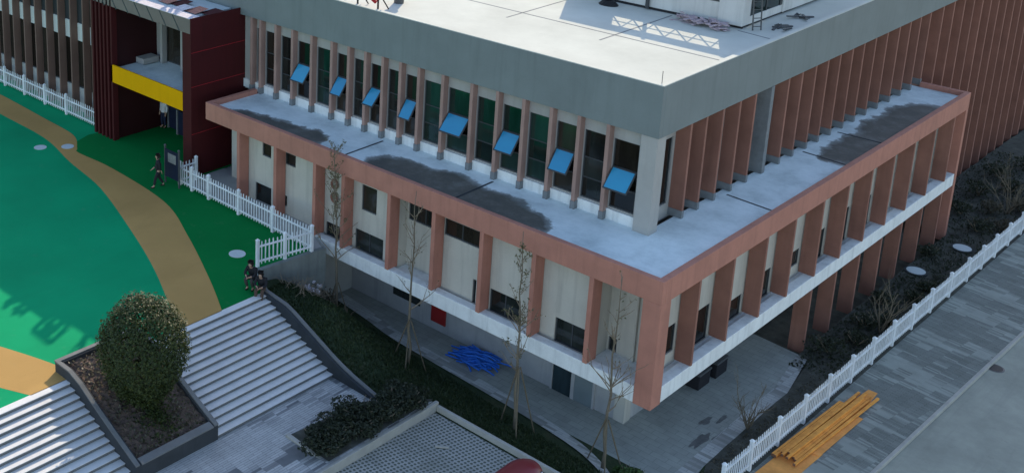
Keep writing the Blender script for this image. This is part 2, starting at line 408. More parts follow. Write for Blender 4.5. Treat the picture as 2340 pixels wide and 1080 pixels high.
# lower level
patch('lawn_soil', [(-15.3, -5.0), (-7.6, -5.0), (-6.6, -3.6), (2.2, -3.6), (2.2, 3.0), (.8, 3.0), (-15.3, 3.0)], 'lawn', 0, .45)
patch('plaza_paving', [(-9.82, -60), (-9.82, -4.99), (-7.4, -4.99), (-6.35, -3.58), (-6.3, -9), (-6.3, -60)], 'plaza_paving', 0, 4, flat(-1.85))
patch('grass_block_paving', [(-6.2, -30), (-6.2, -3.6), (-.2, -3.6), (-.2, -30)], 'grass_paver', 0, 4, flat(-2.22))
patch('lawn_soil', [(-.2, -30), (-.2, -3.6), (1.9, -3.6), (1.9, -30)], 'lawn', -.01, .6)
pathpoly = smooth_poly([(-15.9, 1.75), (-13.7, 1.45), (-11.5, 1.05), (-7.4, .80), (-4.6, .55), (-2.5, .15), (-1.2, -.55), (-.3, -1.4), (.9, -2.2)]) + [(1.5, -2.4), (1.3, 0), (1.0, 2.4), (.85, 5.7), (.85, 9), (.3, 12.1), (-2.5, 12.4), (-2.5, 3.2), (-15.9, 3.2)]
patch('footpath', pathpoly, 'path_paving', .012, 4, flat(LOW))
bord = smooth_poly([(-15.9, 1.75), (-13.7, 1.45), (-11.5, 1.05), (-7.4, .80), (-4.6, .55), (-2.5, .15), (-1.2, -.55), (-.3, -1.4)])
bord2 = [(x + .05, y - .62) for x, y in bord]
patch('path_border', bord2 + bord[::-1], 'path_border', .05, .6)
patch('path_border', [(.55, 0.2), (1.05, 0.2), (.95, 5.7), (.95, 9), (.42, 12), (.0, 12), (.45, 9), (.45, 5.7)], 'path_border', .018, 4, flat(LOW))
fx = lambda y: 2.12 + .0098 * y                              # line of the right-hand fence
kx = lambda y: 4.77 + .033 * y                               # line of the road kerb
patch('planting_soil', [(1.05, -10), (fx(-10) + .1, -10), (fx(60) + .1, 60), (-2.3, 60), (-2.3, 29), (.02, 29), (.02, 12), (.5, 12), (.95, 9), (.95, 5.7), (1.05, .2)], 'soil_dark', .03, 1.0, lambda x, y: LOW + .05 * math.sin(x * 3 + y) * math.sin(y * .7) - (.012 * max(0, y - 29)))
patch('sidewalk', [(fx(-12) + .1, -12), (kx(-12), -12), (kx(70), 70), (fx(70) + .1, 70)], 'sidewalk_paving', 0, 8, flat(LOW + .03))
k = MB(); k.hexa([(kx(-12), -12, -3.7), (kx(-12) + .14, -12, -3.7), (kx(70) + .14, 70, -3.7), (kx(70), 70, -3.7), (kx(-12), -12, LOW + .036), (kx(-12) + .14, -12, LOW + .036), (kx(70) + .14, 70, LOW + .036), (kx(70), 70, LOW + .036)])
k.build('kerb', 'kerb_stone', bevel=.02)['kind'] = 'structure'
patch('road', [(kx(-40) + .1, -40), (120, -40), (120, 120), (kx(120) + .1, 120)], 'asphalt', 0, 20, flat(LOW - .1))
# kerbs round the hedge bed and the parking lot
k = MB()
k.bar((-6.28, -3.40, -2.13), (-6.28, -14, -2.13), .15, .52); k.build('kerb', 'kerb_stone', bevel=.02)['kind'] = 'structure'
k = MB(); k.bar((-6.2, -3.46, -2.18), (-.2, -3.46, -2.18), .13, .40); k.build('kerb', 'kerb_stone', bevel=.02)['kind'] = 'structure'
k = MB(); k.bar((-8.35, -8.95, -1.86), (-6.4, -8.95, -1.98), .16, .22); k.build('kerb', 'kerb_stone', bevel=.02)['kind'] = 'structure'
patch('hedge_soil', [(-8.3, -8.9), (-6.4, -8.9), (-6.4, -3.5), (-7.7, -4.6), (-8.0, -6)], 'soil_dark', .02, 1, flat(-1.84))

# ------------------------------------------------------------------ MAIN BUILDING
B = thing('school_building', (0, 0, LOW), 'two storey pink and grey school block with rows of fins and a white flat roof', 'building')
ZT, ZF, ZR = 4.18, 3.33, 3.95              # ledge cap, underside of fascia, ledge roof
L29 = 28.9
XL = -23.27
# lower storey
m = MB(); m.box(-15.88, -2.2, 2.45, 2.75, -3.6, -.62); m.box(-2.5, -2.2, 2.75, 29, -3.6, -.62)
m.build('basement_wall', 'lower_wall', B)
f = MB(); f.box(-5.32, -5.24, 2.36, 2.44, -3.33, -1.6); f.box(-4.42, -4.28, 2.36, 2.44, -3.33, -1.6); f.box(-3.5, -3.42, 2.36, 2.44, -3.33, -1.6); f.box(-5.32, -3.42, 2.36, 2.44, -1.6, -1.5)
fo = f.build('door_frame', 'lower_wall', B)
bx(-5.24, -4.42, 2.40, 2.43, -3.33, -1.6).build('door_leaf', 'blue_glass', B); bx(-4.28, -3.5, 2.38, 2.42, -3.33, -1.6).build('door_leaf', 'door_grey', B)
bx(-11.25, -10.5, 2.37, 2.43, -2.95, -1.7).build('hydrant_cabinet', 'red_box', B)
bx(-13.4, -11.9, 2.40, 2.44, -2.6, -1.0).build('window', 'dark_glass', B)
for yy in (3.9, 6.3, 8.8): bx(-2.19, -2.15, yy, yy + 1.5, -3.3, -1.2).build('window', 'dark_glass', B)
m = MB(); m.box(-2.6, -2.17, 2.42, 2.86, -3.6, -.62); m.build('corner_pier', 'white_wall', B)
# floor slab and the white edge band
m = MB(); m.prism([(-15.95, .42), (-.42, .42), (-.42, L29 - .3), (-12, L29 - .3), (-12, 12), (-15.95, 12)], -.58, -.12); m.build('floor_slab', 'slab_white', B)
m = MB(); m.box(-15.95, -.02, .02, .42, -.6, .02); m.box(-.42, -.02, .42, L29 - .3, -.6, .02); m.build('edge_band', 'slab_white', B, bevel=.015)
# ground floor walls with openings punched as boxes between columns
YW = 1.15
def wall_x(m, x0, x1, z0, z1, y, holes, t=.2):              # wall facing -Y with rectangular holes
    xs = sorted({x0, x1, *[h[0] for h in holes], *[h[1] for h in holes]})
    for a, b in zip(xs, xs[1:]):
        hs = sorted((h[2], h[3]) for h in holes if h[0] <= a + 1e-6 and h[1] >= b - 1e-6)
        z = z0
        for lo, hi in hs:
            if lo > z: m.box(a, b, y, y + t, z, lo)
            z = max(z, hi)
        if z < z1: m.box(a, b, y, y + t, z, z1)
def wall_y(m, y0, y1, z0, z1, x, holes, t=.2):              # wall facing +X
    ys = sorted({y0, y1, *[h[0] for h in holes], *[h[1] for h in holes]})
    for a, b in zip(ys, ys[1:]):
        hs = sorted((h[2], h[3]) for h in holes if h[0] <= a + 1e-6 and h[1] >= b - 1e-6)
        z = z0
        for lo, hi in hs:
            if lo > z: m.box(x - t, x, a, b, z, lo)
            z = max(z, hi)
        if z < z1: m.box(x - t, x, a, b, z, z1)
def win_x(x0, x1, z0, z1, y, gl='dark_glass', mull=True):
    f = MB(); t = .05
    f.box(x0, x0 + t, y, y + .07, z0, z1); f.box(x1 - t, x1, y, y + .07, z0, z1); f.box(x0 + t, x1 - t, y, y + .07, z0, z0 + t); f.box(x0 + t, x1 - t, y, y + .07, z1 - t, z1)
    if mull and x1 - x0 > 1.1: f.box((x0 + x1) / 2 - .025, (x0 + x1) / 2 + .025, y, y + .06, z0 + t, z1 - t)
    o = f.build('window', 'window_frame', B)
    bx(x0 + t, x1 - t, y + .025, y + .04, z0 + t, z1 - t).build('pane', gl, o); return o
def win_y(y0, y1, z0, z1, x, gl='dark_glass'):
    f = MB(); t = .05
    f.box(x - .07, x, y0, y0 + t, z0, z1); f.box(x - .07, x, y1 - t, y1, z0, z1); f.box(x - .07, x, y0 + t, y1 - t, z0, z0 + t); f.box(x - .07, x, y0 + t, y1 - t, z1 - t, z1)
    o = f.build('window', 'window_frame', B)
    bx(x - .04, x - .025, y0 + t, y1 - t, z0 + t, z1 - t).build('pane', gl, o); return o
HOLES = [(-19.97, -19.39, 2.35, 2.98), (-20.42, -19.35, -.1, .9), (-18.47, -17.8, 2.4, 2.97), (-18.49, -18.31, .35, .88), (-15.85, -14.75, -.1, .55),
         (-13.82, -12.99, 1.8, 2.95), (-14.13, -12.55, -.1, .84), (-9.45, -7.75, 2.26, 2.97), (-7.95, -7.79, -.1, .92), (-7.14, -5.75, -.1, .86), (-4.24, -2.85, -.1, .89)]
YW = .62
m = MB(); wall_x(m, -20.75, -11.9, -.12, 3.32, YW, HOLES[:7], .15); wall_x(m, -9.62, -2.68, -.12, 3.32, YW, HOLES[7:], .15)
m.box(-11.9, -11.75, YW, 1.35, -.12, 3.32); m.box(-9.62, -9.47, YW + .16, 1.35, -.12, 3.32); wall_x(m, -11.75, -9.62, -.12, 3.32, 1.15, [(-11.7, -10.0, 1.95, 2.7)], .15)
m.box(-2.83, -2.68, YW + .16, 1.75, -.12, 3.32); wall_x(m, -2.68, -.85, -.12, 3.32, 1.6, [(-2.62, -2.3, -.1, .45)], .15)
m.box(-23.2, -20.75, 1.6, 1.75, -.12, 3.32); m.box(-20.9, -20.75, YW, 1.6, -.12, 3.32)
m.build('ground_floor_wall', 'white_wall', B)
for i, h in enumerate(HOLES): win_x(h[0], h[1], h[2], h[3], YW + .05, 'brown_glass' if i in (5, 7) else 'dark_glass')
win_x(-11.7, -10.0, 1.95, 2.7, 1.2, 'dark_glass'); win_x(-2.62, -2.3, -.1, .45, 1.65)
for i in range(2):
    m = MB(); c = Vector((-15.35, YW - .05, 2.45 - i * .62)); m.tube([c + Vector((.17 * math.cos(k * .3927), -.02, .2 * math.sin(k * .3927))) for k in range(17)], .05, 5)
    m.build('wall_emblem', 'fin_paint', B)
YH = []
ycol = [2.6, 5.08, 7.66, 10.02, 12.55, 14.95, 17.35, 19.75, 22.1, 24.6, 27.1]
yb_ = [.75] + ycol + [28.45]
for i in range(len(yb_) - 1):
    YH.append((yb_[i] + .22, yb_[i + 1] - .04, -.1 if i % 4 != 0 else .4, [1.5, 1.35, .8, 1.1, 1.1, 1.25][i % 6]))
m = MB(); wall_y(m, .75, 28.5, -.12, 3.32, -.66, YH, .14); m.build('ground_floor_wall', 'white_wall', B)
for i, (y0, y1, z0, z1) in enumerate(YH): win_y(y0, y1, z0, z1, -.70, ['dark_glass', 'dark_glass', 'brown_glass'][i % 3])
for y in (7.75, 12.64, 17.45): bx(-.665, -.64, y + .04, y + .9, .02, 1.4).build('wall_panel', 'brown_paint', B)
# pipe on the recessed corner wall
MB().tube([(-1.6, 1.52, -.1), (-1.6, 1.52, 3.3)], .045, 8).build('drain_pipe', 'white_wall', B)
# fascia beam, roof of the ledge
m = MB()
m.box(XL, 0, 0, .24, ZF, ZT); m.box(-.24, 0, .24, L29, ZF, ZT); m.box(-2.2, -.24, L29 - .24, L29, ZF, ZT); m.box(XL, XL + .24, .24, 3.1, ZF, ZT)
m.build('fascia_beam', 'pink_paint', B, bevel=.012)
m = MB(); m.prism([(XL + .24, .24), (-.24, .24), (-.24, L29 - .24), (-2.6, L29 - .24), (-2.6, 3.4), (XL + .24, 3.4)], ZF + .25, ZR); m.build('ledge_roof', 'ledge_roof', B)
for a, b_ in [((-14.83, .3), (-14.83, 3.0)), ((-9.0, .3), (-9.0, 3.0)), ((-2.25, 8.85), (-.3, 8.7)), ((-2.25, 15.6), (-.3, 15.45)), ((-2.25, 19.1), (-.3, 19.2))]:
    MB().bar((*a, ZR + .002), (*b_, ZR + .002), .09, .012).build('roof_joint', 'joint', B)
# columns of the ground floor
m = MB(); m.box(-.66, 0, 0, .66, -.62, ZF); m.build('corner_column', 'pink_paint', B, bevel=.015)
m = MB(); m.box(-.42, 0, L29 - .28, L29, -3.6, ZF); m.build('end_column', 'pink_paint', B, bevel=.015)
for x in (-21.05, -18.59, -16.13, -14.45, -11.91, -9.62, -7.33, -5.03, -2.68):
    bx(x, x + .18, .0, .6, -.0 if x > -16 else -.02, ZF).build('column', 'pink_paint', B, bevel=.012)
for y in ycol:
    bx(-.62, 0, y, y + .13, .02, ZF).build('column', 'fin_paint', B, bevel=.01)
    if y > 12: bx(-.62, 0, y, y + .13, -3.5, -.6).build('fin', 'fin_paint', B, bevel=.01)
# upper storey
XU, YU = -2.32, 3.15
ZB, ZP = 7.68, 9.62
YG = 3.47
px = [-23.64, -23.02, -21.95, -20.82, -19.56, -18.28, -17.24, -16.24, -15.23, -14.24, -13.23, -11.96, -10.49, -9.24, -8.01, -6.77, -5.57, -4.36]
awn = {3, 5, 7, 9, 11, 13, 15, 17}
greens = {0, 4, 10, 11, 12, 13, 14}
m = MB(); bays = []
for i, x in enumerate(px):
    x1 = px[i + 1] if i + 1 < len(px) else -3.02
    bays.append((x + .15, x1))
wall_x(m, -24.4, -2.9, ZR - .1, ZB, YG, [(a + .02, b - .14, 4.42, 7.12) for a, b in bays], .15)
m.build('upper_wall', 'surround_grey', B)
sash_i = 0
for i, (a, b_) in enumerate(bays):
    a += .02; b_ -= .14
    gl = 'green_glass' if i in greens else ('brown_glass' if i % 2 else 'dark_glass')
    y = YG + .06; t = .045
    f = MB(); f.box(a, a + t, y, y + .07, 4.42, 7.12); f.box(b_ - t, b_, y, y + .07, 4.42, 7.12)
    for z in (4.42, 5.2, 6.0, 7.12 - t): f.box(a + t, b_ - t, y, y + .07, z, z + t)
    o = f.build('window', 'window_frame', B)
    bx(a + t, b_ - t, y + .02, y + .035, 6.0 + t, 7.12 - t).build('pane', gl, o)
    bx(a + t, b_ - t, y + .02, y + .035, 4.42 + t, 5.2).build('pane', gl, o)
    if i in awn:
        # top hung sash swung open, hinge at z 6.0; shaded glass of the room behind
        ang = rad(43 + R_.uniform(-8, 7)); Ls = .92; hy, hz = y - .01, 6.0
        def q(u, v, n=0): return (u, hy - v * math.sin(ang) - n * math.cos(ang), hz - v * math.cos(ang) + n * math.sin(ang))
        f = MB(); aa, bb = a + .03, b_ - .03; fw = .05
        for (u0, u1, v0, v1) in ((aa, aa + fw, 0, Ls), (bb - fw, bb, 0, Ls), (aa + fw, bb - fw, 0, fw), (aa + fw, bb - fw, Ls - fw, Ls)):
            f.hexa([q(u0, v0), q(u1, v0), q(u1, v1), q(u0, v1), q(u0, v0, .05), q(u1, v0, .05), q(u1, v1, .05), q(u0, v1, .05)])
        s = f.build('awning_sash', 'window_frame', B)
        MB().hexa([q(aa + fw, fw, .03), q(bb - fw, fw, .03), q(bb - fw, Ls - fw, .03), q(aa + fw, Ls - fw, .03), q(aa + fw, fw, .056), q(bb - fw, fw, .056), q(bb - fw, Ls - fw, .056), q(aa + fw, Ls - fw, .056)]).build('pane', 'sash_sky_glass', s)
        MB().bar((aa, y - .01, 5.3), q(aa + .02, Ls * .8), .025).build('stay', 'steel', s); MB().bar((bb, y - .01, 5.3), q(bb - .02, Ls * .8), .025).build('stay', 'steel', s)
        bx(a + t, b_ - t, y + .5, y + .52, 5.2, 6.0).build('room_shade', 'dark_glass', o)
    else:
        bx(a + t, b_ - t, y + .02, y + .035, 5.2 + t, 6.0).build('pane', gl, o)
bx(-24.4, -3.0, YG - .10, YG, ZR, 4.36).build('sill_band', 'slab_white', B)
for x in px:
    bx(x, x + .15, YU, YG, ZR + .32, ZB).build('pilaster', 'pilaster_paint', B, bevel=.01)
    bx(x - .015, x + .165, YU - .02, YG - .1, ZR, ZR + .32).build('pilaster_foot', 'plinth', B)
m = MB(); m.box(-3.0, XU - .035, YU + .035, YU + .62, ZR, ZB); m.build('corner_column', 'surround_grey', B, bevel=.012)
uy = [5.45, 6.6, 7.88, 9.22, 10.5, 11.85, 13.4, 14.65, 15.95, 17.15, 18.4, 19.7, 20.95, 22.25, 23.6, 25.05, 26.4, 27.7, 29.0]
far = [30.75, 32.3, 33.85, 35.35, 36.8, 38.25, 39.65, 41.1, 42.55, 43.95, 45.4, 46.85, 48.3, 49.75, 51.2, 52.6]
m = MB(); hs = [(uy[i] + .15, uy[i + 1] - .02, 4.45, 7.1) for i in range(len(uy) - 1)] + [(3.95, 5.3, 4.45, 7.1)]
wall_y(m, 3.75, 29, ZR - .1, ZB, XU - .55, hs, .15); m.build('upper_wall', 'surround_grey', B)
for h in hs: win_y(h[0], h[1], h[2], h[3], XU - .6, 'dark_glass')
for i, y in enumerate(uy):
    if i == 5: bx(XU - .6, XU + .02, y, y + .26, ZR, ZB).build('fin', 'plinth', B, bevel=.01); continue
    bx(XU - .55, XU, y, y + .13, ZR + .30, ZB).build('fin', 'fin_paint', B, bevel=.01)
    bx(XU - .55, XU + .015, y - .015, y + .145, ZR, ZR + .30).build('fin_foot', 'plinth', B)
bx(XU - .9, XU - .55, 29.0, 60, -3.7, ZB).build('upper_wall', 'wing_brown', B)
for y in far: bx(XU - .55, XU, y, y + .15, -3.75, ZB).build('fin', 'fin_paint', B, bevel=.01)
# parapet and roof
m = MB(); m.box(-40, XU, YU, YU + .22, ZB, ZP); m.box(XU - .22, XU, YU + .22, 60, ZB, ZP); m.build('parapet', 'parapet_grey', B, bevel=.01)
m = MB(); m.box(-40, XU - .01, YU + .01, YU + .21, ZP, ZP + .03); m.box(XU - .21, XU - .01, YU + .21, 60, ZP, ZP + .03); m.build('parapet_cap', 'roof_white', B)
m = MB(); m.box(-40, XU - .22, YU + .22, 60, 8.9, 9.5); m.build('roof', 'roof_white', B)
MB().box(-40, XU - .22, YU + .22, 58, 7.72, 7.9).build('ceiling', 'surround_grey', B)
MB().box(-30, XU - 1.6, 5.6, 58, -.1, 7.72).build('core_wall', 'surround_grey', B)
for a, b_ in [((-40, 8.35), (-2.6, 7.95)), ((-11.6, 6.9), (-11.6, 24)), ((-7.15, 6.9), (-7.15, 12.5)), ((-20, 8.1), (-20, 30)), ((-4.2, 12.4), (-2.8, 12.2))]:
    MB().bar((*a, 9.503), (*b_, 9.503), .07, .008).build('roof_joint', 'plinth', B)
MB().tube([(-2.55, 3.4, 9.6), (-2.55, 3.4, 10.1)], .012, 6).build('lightning_rod', 'steel', B)

# roof screen: low wall, lattice of posts, braces and a top beam (its shadow lies on the roof)
P = thing('roof_screen', (-8, 13, 9.5), 'pale screen wall on the white roof with open lattice top and black strip for the base shadow', 'roof structure')
m = MB(); m.box(-10.0, -5.2, 12.72, 12.9, 9.62, 10.85); m.box(-12.3, -10.0, 12.7, 12.9, 9.62, 12.2)
m.box(-4.25, -4.1, 17.0, 26, 9.62, 12.2); m.build('screen_wall', 'screen_white', P)
bx(-5.2, -4.15, 12.6, 13.25, 9.62, 12.2).build('pier', 'screen_white', P, bevel=.02); bx(-4.95, -4.1, 16.2, 17.0, 9.62, 12.2).build('pier', 'screen_white', P, bevel=.02)
m = MB(); m.box(-12.3, -4.2, 12.75, 12.85, 9.5, 9.62); m.box(-4.4, -4.25, 13, 26, 9.5, 9.62); m.build('shadow_gap_strip', 'black', P)  # black strip stands in for the shadow in the gap under the wall
m = MB(); m.box(-10.0, -5.2, 12.74, 12.88, 11.75, 12.2); m.build('top_beam', 'screen_white', P)
m = MB()
for k in range(5):
    x = -10 + 4.8 * (k + .5) / 5; m.bar((x - .48, 12.81, 10.85), (x, 12.81, 11.75), .05); m.bar((x, 12.81, 11.75), (x + .48, 12.81, 10.85), .05)
m.bar((-10, 12.81, 11.3), (-5.2, 12.81, 11.3), .05); m.build('lattice', 'steel', P)
MB().tube([(-8.38, 12.62, 9.55), (-8.38, 12.62, 12.2)], .09, 8).build('down_pipe', 'window_frame', P)
bx(-6.4, -5.22, 12.69, 12.72, 10.45, 10.53).build('ledge_strip', 'window_frame', P)
m = MB(); m.box(-4.24, -4.16, 13.25, 16.2, 9.62, 9.95); m.build('window_sill', 'screen_white', P)
f = MB(); f.box(-4.24, -4.16, 13.25, 13.33, 9.95, 12.2); f.box(-4.24, -4.16, 14.7, 14.78, 9.95, 12.2); f.box(-4.24, -4.16, 16.0, 16.2, 9.95, 12.2)
wf = f.build('window', 'window_frame', P); bx(-4.22, -4.19, 13.33, 16.0, 9.95, 12.2).build('pane', 'green_glass', wf)
LD = thing('roof_ladder', (-3.75, 13.2, 9.5), 'thin steel ladder leaning on the corner of the roof screen', 'ladder')
m = MB()
for dx in (-.16, .16): m.bar((-3.7 + dx * .6, 13.0 + dx, 9.5), (-4.05 + dx * .6, 13.25 + dx, 12.6), .045)
for k in range(9):
    t_ = k / 9 + .05; c = Vector((lerp(-3.7, -4.05, t_), lerp(13.0, 13.25, t_), lerp(9.5, 12.6, t_))); m.bar(c - Vector((.096, .16, 0)), c + Vector((.096, .16, 0)), .03)
m.build('ladder_rails', 'steel', LD)
rg = random.Random(3); m = MB()
for _ in range(70):
    x = rg.uniform(-6.7, -4.5); y = 12.2 - (x + 6.7) * .12 + rg.gauss(0, .2); a = rg.uniform(0, 6.3); l = rg.uniform(.08, .3)
    z = 9.5 + rg.uniform(.02, .28)
    m.bar((x - l * math.cos(a), y - l * math.sin(a), z), (x + l * math.cos(a), y + l * math.sin(a), z + rg.uniform(-.06, .06)), rg.uniform(.06, .16), .04)
tag(m.build('debris_heap', 'debris', origin=(-5.6, 12.1, 9.5)), 'heap of pinkish broken scraps on the roof against the pale screen wall', 'debris')
m = MB()
for k in range(4):
    m.tube([(-9.9 + (.42 - .05 * k) * math.cos(a / 16 * 6.283), 12.05 + (.3 - .04 * k) * math.sin(a / 16 * 6.283), 9.53 + .05 * k) for a in range(17)], .035, 6)
tag(m.build('cable_coil', 'black', origin=(-9.9, 12.05, 9.5)), 'dark coil of cable lying on the roof by the screen wall', 'cable coil')
for k, (x, y, s) in enumerate([(-3.25, 14.2, .3), (-3.3, 16.2, .25)]):
    m = MB()
    for _ in range(8):
        a = rg.uniform(0, 6.3); m.bar((x + rg.gauss(0, .2), y + rg.gauss(0, .4), 9.53), (x + rg.gauss(0, .2), y + rg.gauss(0, .4), 9.56 + rg.uniform(0, .1)), .09, .05)
    tag(m.build('offcut_pile', 'steel', origin=(x, y, 9.5)), ['small dark scraps on the roof edge nearest the ladder', 'small dark scraps on the roof edge beyond the ladder'][k], 'debris')
m = MB(); m.tube([(-16.2, 5.3, 9.5), (-16.2, 5.3, 10.3)], .22, 12); m.tube([(-16.2, 5.3, 10.3), (-16.2, 5.3, 10.42)], .3, 12)
tag(m.build('roof_vent', 'steel', origin=(-16.2, 5.3, 9.5)), 'dark round vent pipe standing on the sunlit roof', 'roof vent')
# rooftop sign characters on posts along the parapet; only the foot of the nearest shows, the rest throw shadows on the turf
def glyph(kind, x, z, wd, h):
    s = []
    if kind == 0: s = [((0, 0), (0, 1)), ((0, 1), (1, 1)), ((1, 1), (1, 0)), ((0, 0), (1, 0)), ((.25, .7), (.75, .7)), ((.2, .48), (.8, .48)), ((.4, .48), (.3, .15)), ((.62, .48), (.65, .2)), ((.65, .2), (.8, .2))]
    if kind == 1: s = [((.15, 0), (.2, 1)), ((.2, 1), (.0, .6)), ((.0, .6), (.4, .5)), ((.4, .5), (.05, .15)), ((.5, .72), (1, .72)), ((1, .72), (.95, .05)), ((.72, 1), (.7, .5)), ((.7, .5), (.5, 0)), ((.95, .05), (.8, .1))]
    if kind == 2: s = [((.3, .95), (.28, .4)), ((.28, .4), (.02, 0)), ((.68, 1), (.68, .1)), ((.68, .1), (1, .1)), ((1, .1), (1, .35))]
    if kind == 3: s = [((0, .8), (1, .8)), ((.5, 1), (.5, 0)), ((.1, .4), (.9, .4)), ((.5, .4), (0, 0)), ((.5, .4), (1, 0))]
    m = MB()
    for a, b in s: m.bar((x + a[0] * wd, 3.27, z + a[1] * h), (x + b[0] * wd, 3.27, z + b[1] * h), .17, .1, up=(0, 1, 0))
    return m
SIGN_L = ['red rooftop sign character on black posts, nearest along the grey parapet', 'second red rooftop sign character on the grey parapet', 'third red rooftop sign character on the grey parapet', 'fourth red rooftop sign character on the grey parapet', 'fifth red rooftop sign character on the grey parapet', 'sixth red rooftop sign character on the grey parapet', 'seventh red rooftop sign character on the grey parapet']
for i, (x, kd) in enumerate([(-16.95, 3), (-19.4, 2), (-21.7, 1), (-24.0, 2), (-26.2, 0), (-28.5, 1), (-31.6, 3)]):
    s = thing('sign_character', (x + .6, 3.27, 9.62), SIGN_L[i], 'sign', 'red characters along the parapet')
    glyph(kd, x, 9.98 if i == 0 else 9.72, 1.2, .78).build('lettering', 'sign_red', s)
    m = MB()
    for xx in (x + .02, x + 1.2): m.bar((xx, 3.4, 9.62), (xx, 3.4, 10.5), .06); m.bar((xx, 3.4, 10.4), (xx, 4.1, 9.52), .04)
    m.build('post', 'black', s)

# ------------------------------------------------------------------ ENTRANCE PORTAL
E_ = thing('entrance_portal', (-28.4, 0, 0), 'dark red entrance portal with a yellow fronted balcony', 'portal')
TOP = 7.95
m = MB(); m.box(-25.0, -24.4, .01, 8, 0, 7.24); m.box(-24.395, -24.34, 0, 8, 0, TOP + .06); m.build('side_wall', 'maroon_panel', E_, bevel=.01)
for z in (2.2, 4.6, 6.3): bx(-24.342, -24.336, .02, 7, z, z + .02).build('panel_joint', 'sign_red', E_)
m = MB(); m.box(-32.4, -30.9, .35, 8, 0, TOP); m.build('side_wall', 'dark_maroon', E_)
for k in range(6):
    x = -32.55 + k * .33; bx(x, x + .14, 0, .34, 0, TOP - .1).build('fin', 'maroon_panel', E_, bevel=.008)
m = MB(); m.hexa([(-32.6, 0, 7.35), (-24.4, 0, 7.25), (-24.4, .4, 7.25), (-32.6, .4, 7.35), (-32.6, 0, TOP + .02), (-24.4, 0, TOP + .02), (-24.4, .4, TOP + .02), (-32.6, .4, TOP + .02)])
fr = m.build('front_beam', 'soffit_panel', E_)
for k in range(7):
    x = -31.6 + k * 1.02; MB().bar((x - .25, -.004, TOP), (x + .28, -.004, 7.27), .07, .01, up=(0, 1, 0)).build('seam', 'window_frame', fr)
m = MB(); m.box(-32.6, -25.0, .4, 3.12, 7.6, 7.86); m.build('canopy_roof', 'manhole_pale', E_)
bx(-32.6, -24.4, -.03, .62, TOP + .025, TOP + .055).build('sunlit_strip', 'rubble', E_)  # pale strip added to imitate sunlight along the top of the beam
rp = random.Random(5)
for k in range(9):
    x = -31.5 + k * .78; y = rp.uniform(.7, 1.4)
    MB().add([(x, y, 7.9), (x + .9, y - .1, 7.92), (x + 1.0, y + .7, 8.05), (x + .2, y + .8, 8.02)], [(0, 1, 2, 3)]).build('roof_sun_patch', ['rubble', 'pink_paint', 'maroon_panel'][k % 3], E_)  # pale, pink and maroon sheets imitate sun patches between the sign shadows
bx(-30.9, -25.0, 0, .1, 3.25, 4.2).build('balcony_front', 'yellow_paint', E_, bevel=.01)
bx(-30.9, -25.0, .1, 6, 3.3, 3.95).build('balcony_floor', 'ledge_roof', E_)
bx(-30.85, -25.0, 3.0, 3.2, 3.95, 7.6).build('balcony_wall', 'surround_grey', E_)
for k in range(3):
    x = -29.9 + k * 1.65
    f = bx(x, x + 1.2, 2.95, 3.0, 4.0, 7.2).build('window', 'window_frame', E_); bx(x + .08, x + 1.12, 2.93, 2.95, 4.08, 7.12).build('pane', 'brown_glass', f)
for x in (-30.0, -28.3, -26.7): bx(x, x + .18, 2.55, 2.85, 3.95, 7.5).build('pillar', 'surround_grey', E_)
bx(-30.85, -30.2, 1.6, 2.6, 4.0, 4.3).build('duct', 'surround_grey', E_)
bx(-30.85, -25.0, 7.0, 7.2, 0, 3.3).build('back_wall', 'dark_maroon', E_)

# ------------------------------------------------------------------ LEFT WING
Wg = thing('school_wing', (-45, 1.3, 0), 'brown finned wing with two rows of white panels left of the dark red portal', 'building')
m = MB(); m.box(-62, -33.3, 1.35, 8, 0, 9.6); m.build('wall', 'window_frame', Wg)
step = 1.215
for k in range(24):
    x = -33.485 - k * step
    bx(x, x + .11, .84, 1.30, .0, 9.4).build('fin', 'wing_brown', Wg, bevel=.01)
    if k == 0: continue
    bx(x + .12, x + step - .02, 1.28, 1.34, 4.15, 5.15).build('white_panel', 'wing_panel', Wg)
    bx(x + .12, x + step - .02, 1.28, 1.34, .0, 1.4).build('base_panel', 'wing_base', Wg)
    bx(x + .12, x + step - .02, 1.30, 1.34, 1.5, 4.1).build('window', 'brown_glass', Wg)
bx(-33.4, -32.62, .9, 1.35, 0, 9.4).build('end_wall', 'wing_brown', Wg); bx(-34.5, -33.37, 1.27, 1.35, 0, 9.4).build('end_wall', 'wing_brown', Wg)

# ------------------------------------------------------------------ STAIRS, PLANTER, CHEEK WALL
def stairs(y0, y1, label):
    t_ = thing('stone_stairs', (-11.7, (y0 + y1) / 2, -1.85), label, 'stairs', 'stairs down from the playground')
    n = 14; run = 3.95 / n; rise = 1.85 / n
    m = MB(); m2 = MB()
    for i in range(n):
        z = -rise * i; x = -13.76 + run * i
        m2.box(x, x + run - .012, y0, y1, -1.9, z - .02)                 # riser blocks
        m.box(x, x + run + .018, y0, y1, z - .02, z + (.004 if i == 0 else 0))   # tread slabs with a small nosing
    m2.build('riser', 'riser_shade_stone', t_); m.build('tread', 'stair_stone', t_)
    return t_
stairs(-10.86, -5.18, 'wide pale stone stairs right of the planter with the clipped round tree')
stairs(-26, -14.34, 'wide pale stone stairs left of the planter, partly in sun')
PL = thing('planter', (-12, -12.6, -1.85), 'sloping grey stone planter bed between the two flights of stairs', 'planter')
prof = [(-14.4, .38), (-13.55, .38), (-12.9, .18), (-12.2, -.18), (-11.0, -.74), (-9.75, -1.28)]
def wallprof(y0, y1, top=0.0):
    p = [(x, z + top) for x, z in prof] + [(-9.75, -1.95), (-14.4, -1.95)]
    return MB().prismy(p, y0, y1)
m = wallprof(-14.33, -14.13); wm = wallprof(-11.07, -10.87); m.add(wm.v, wm.f)
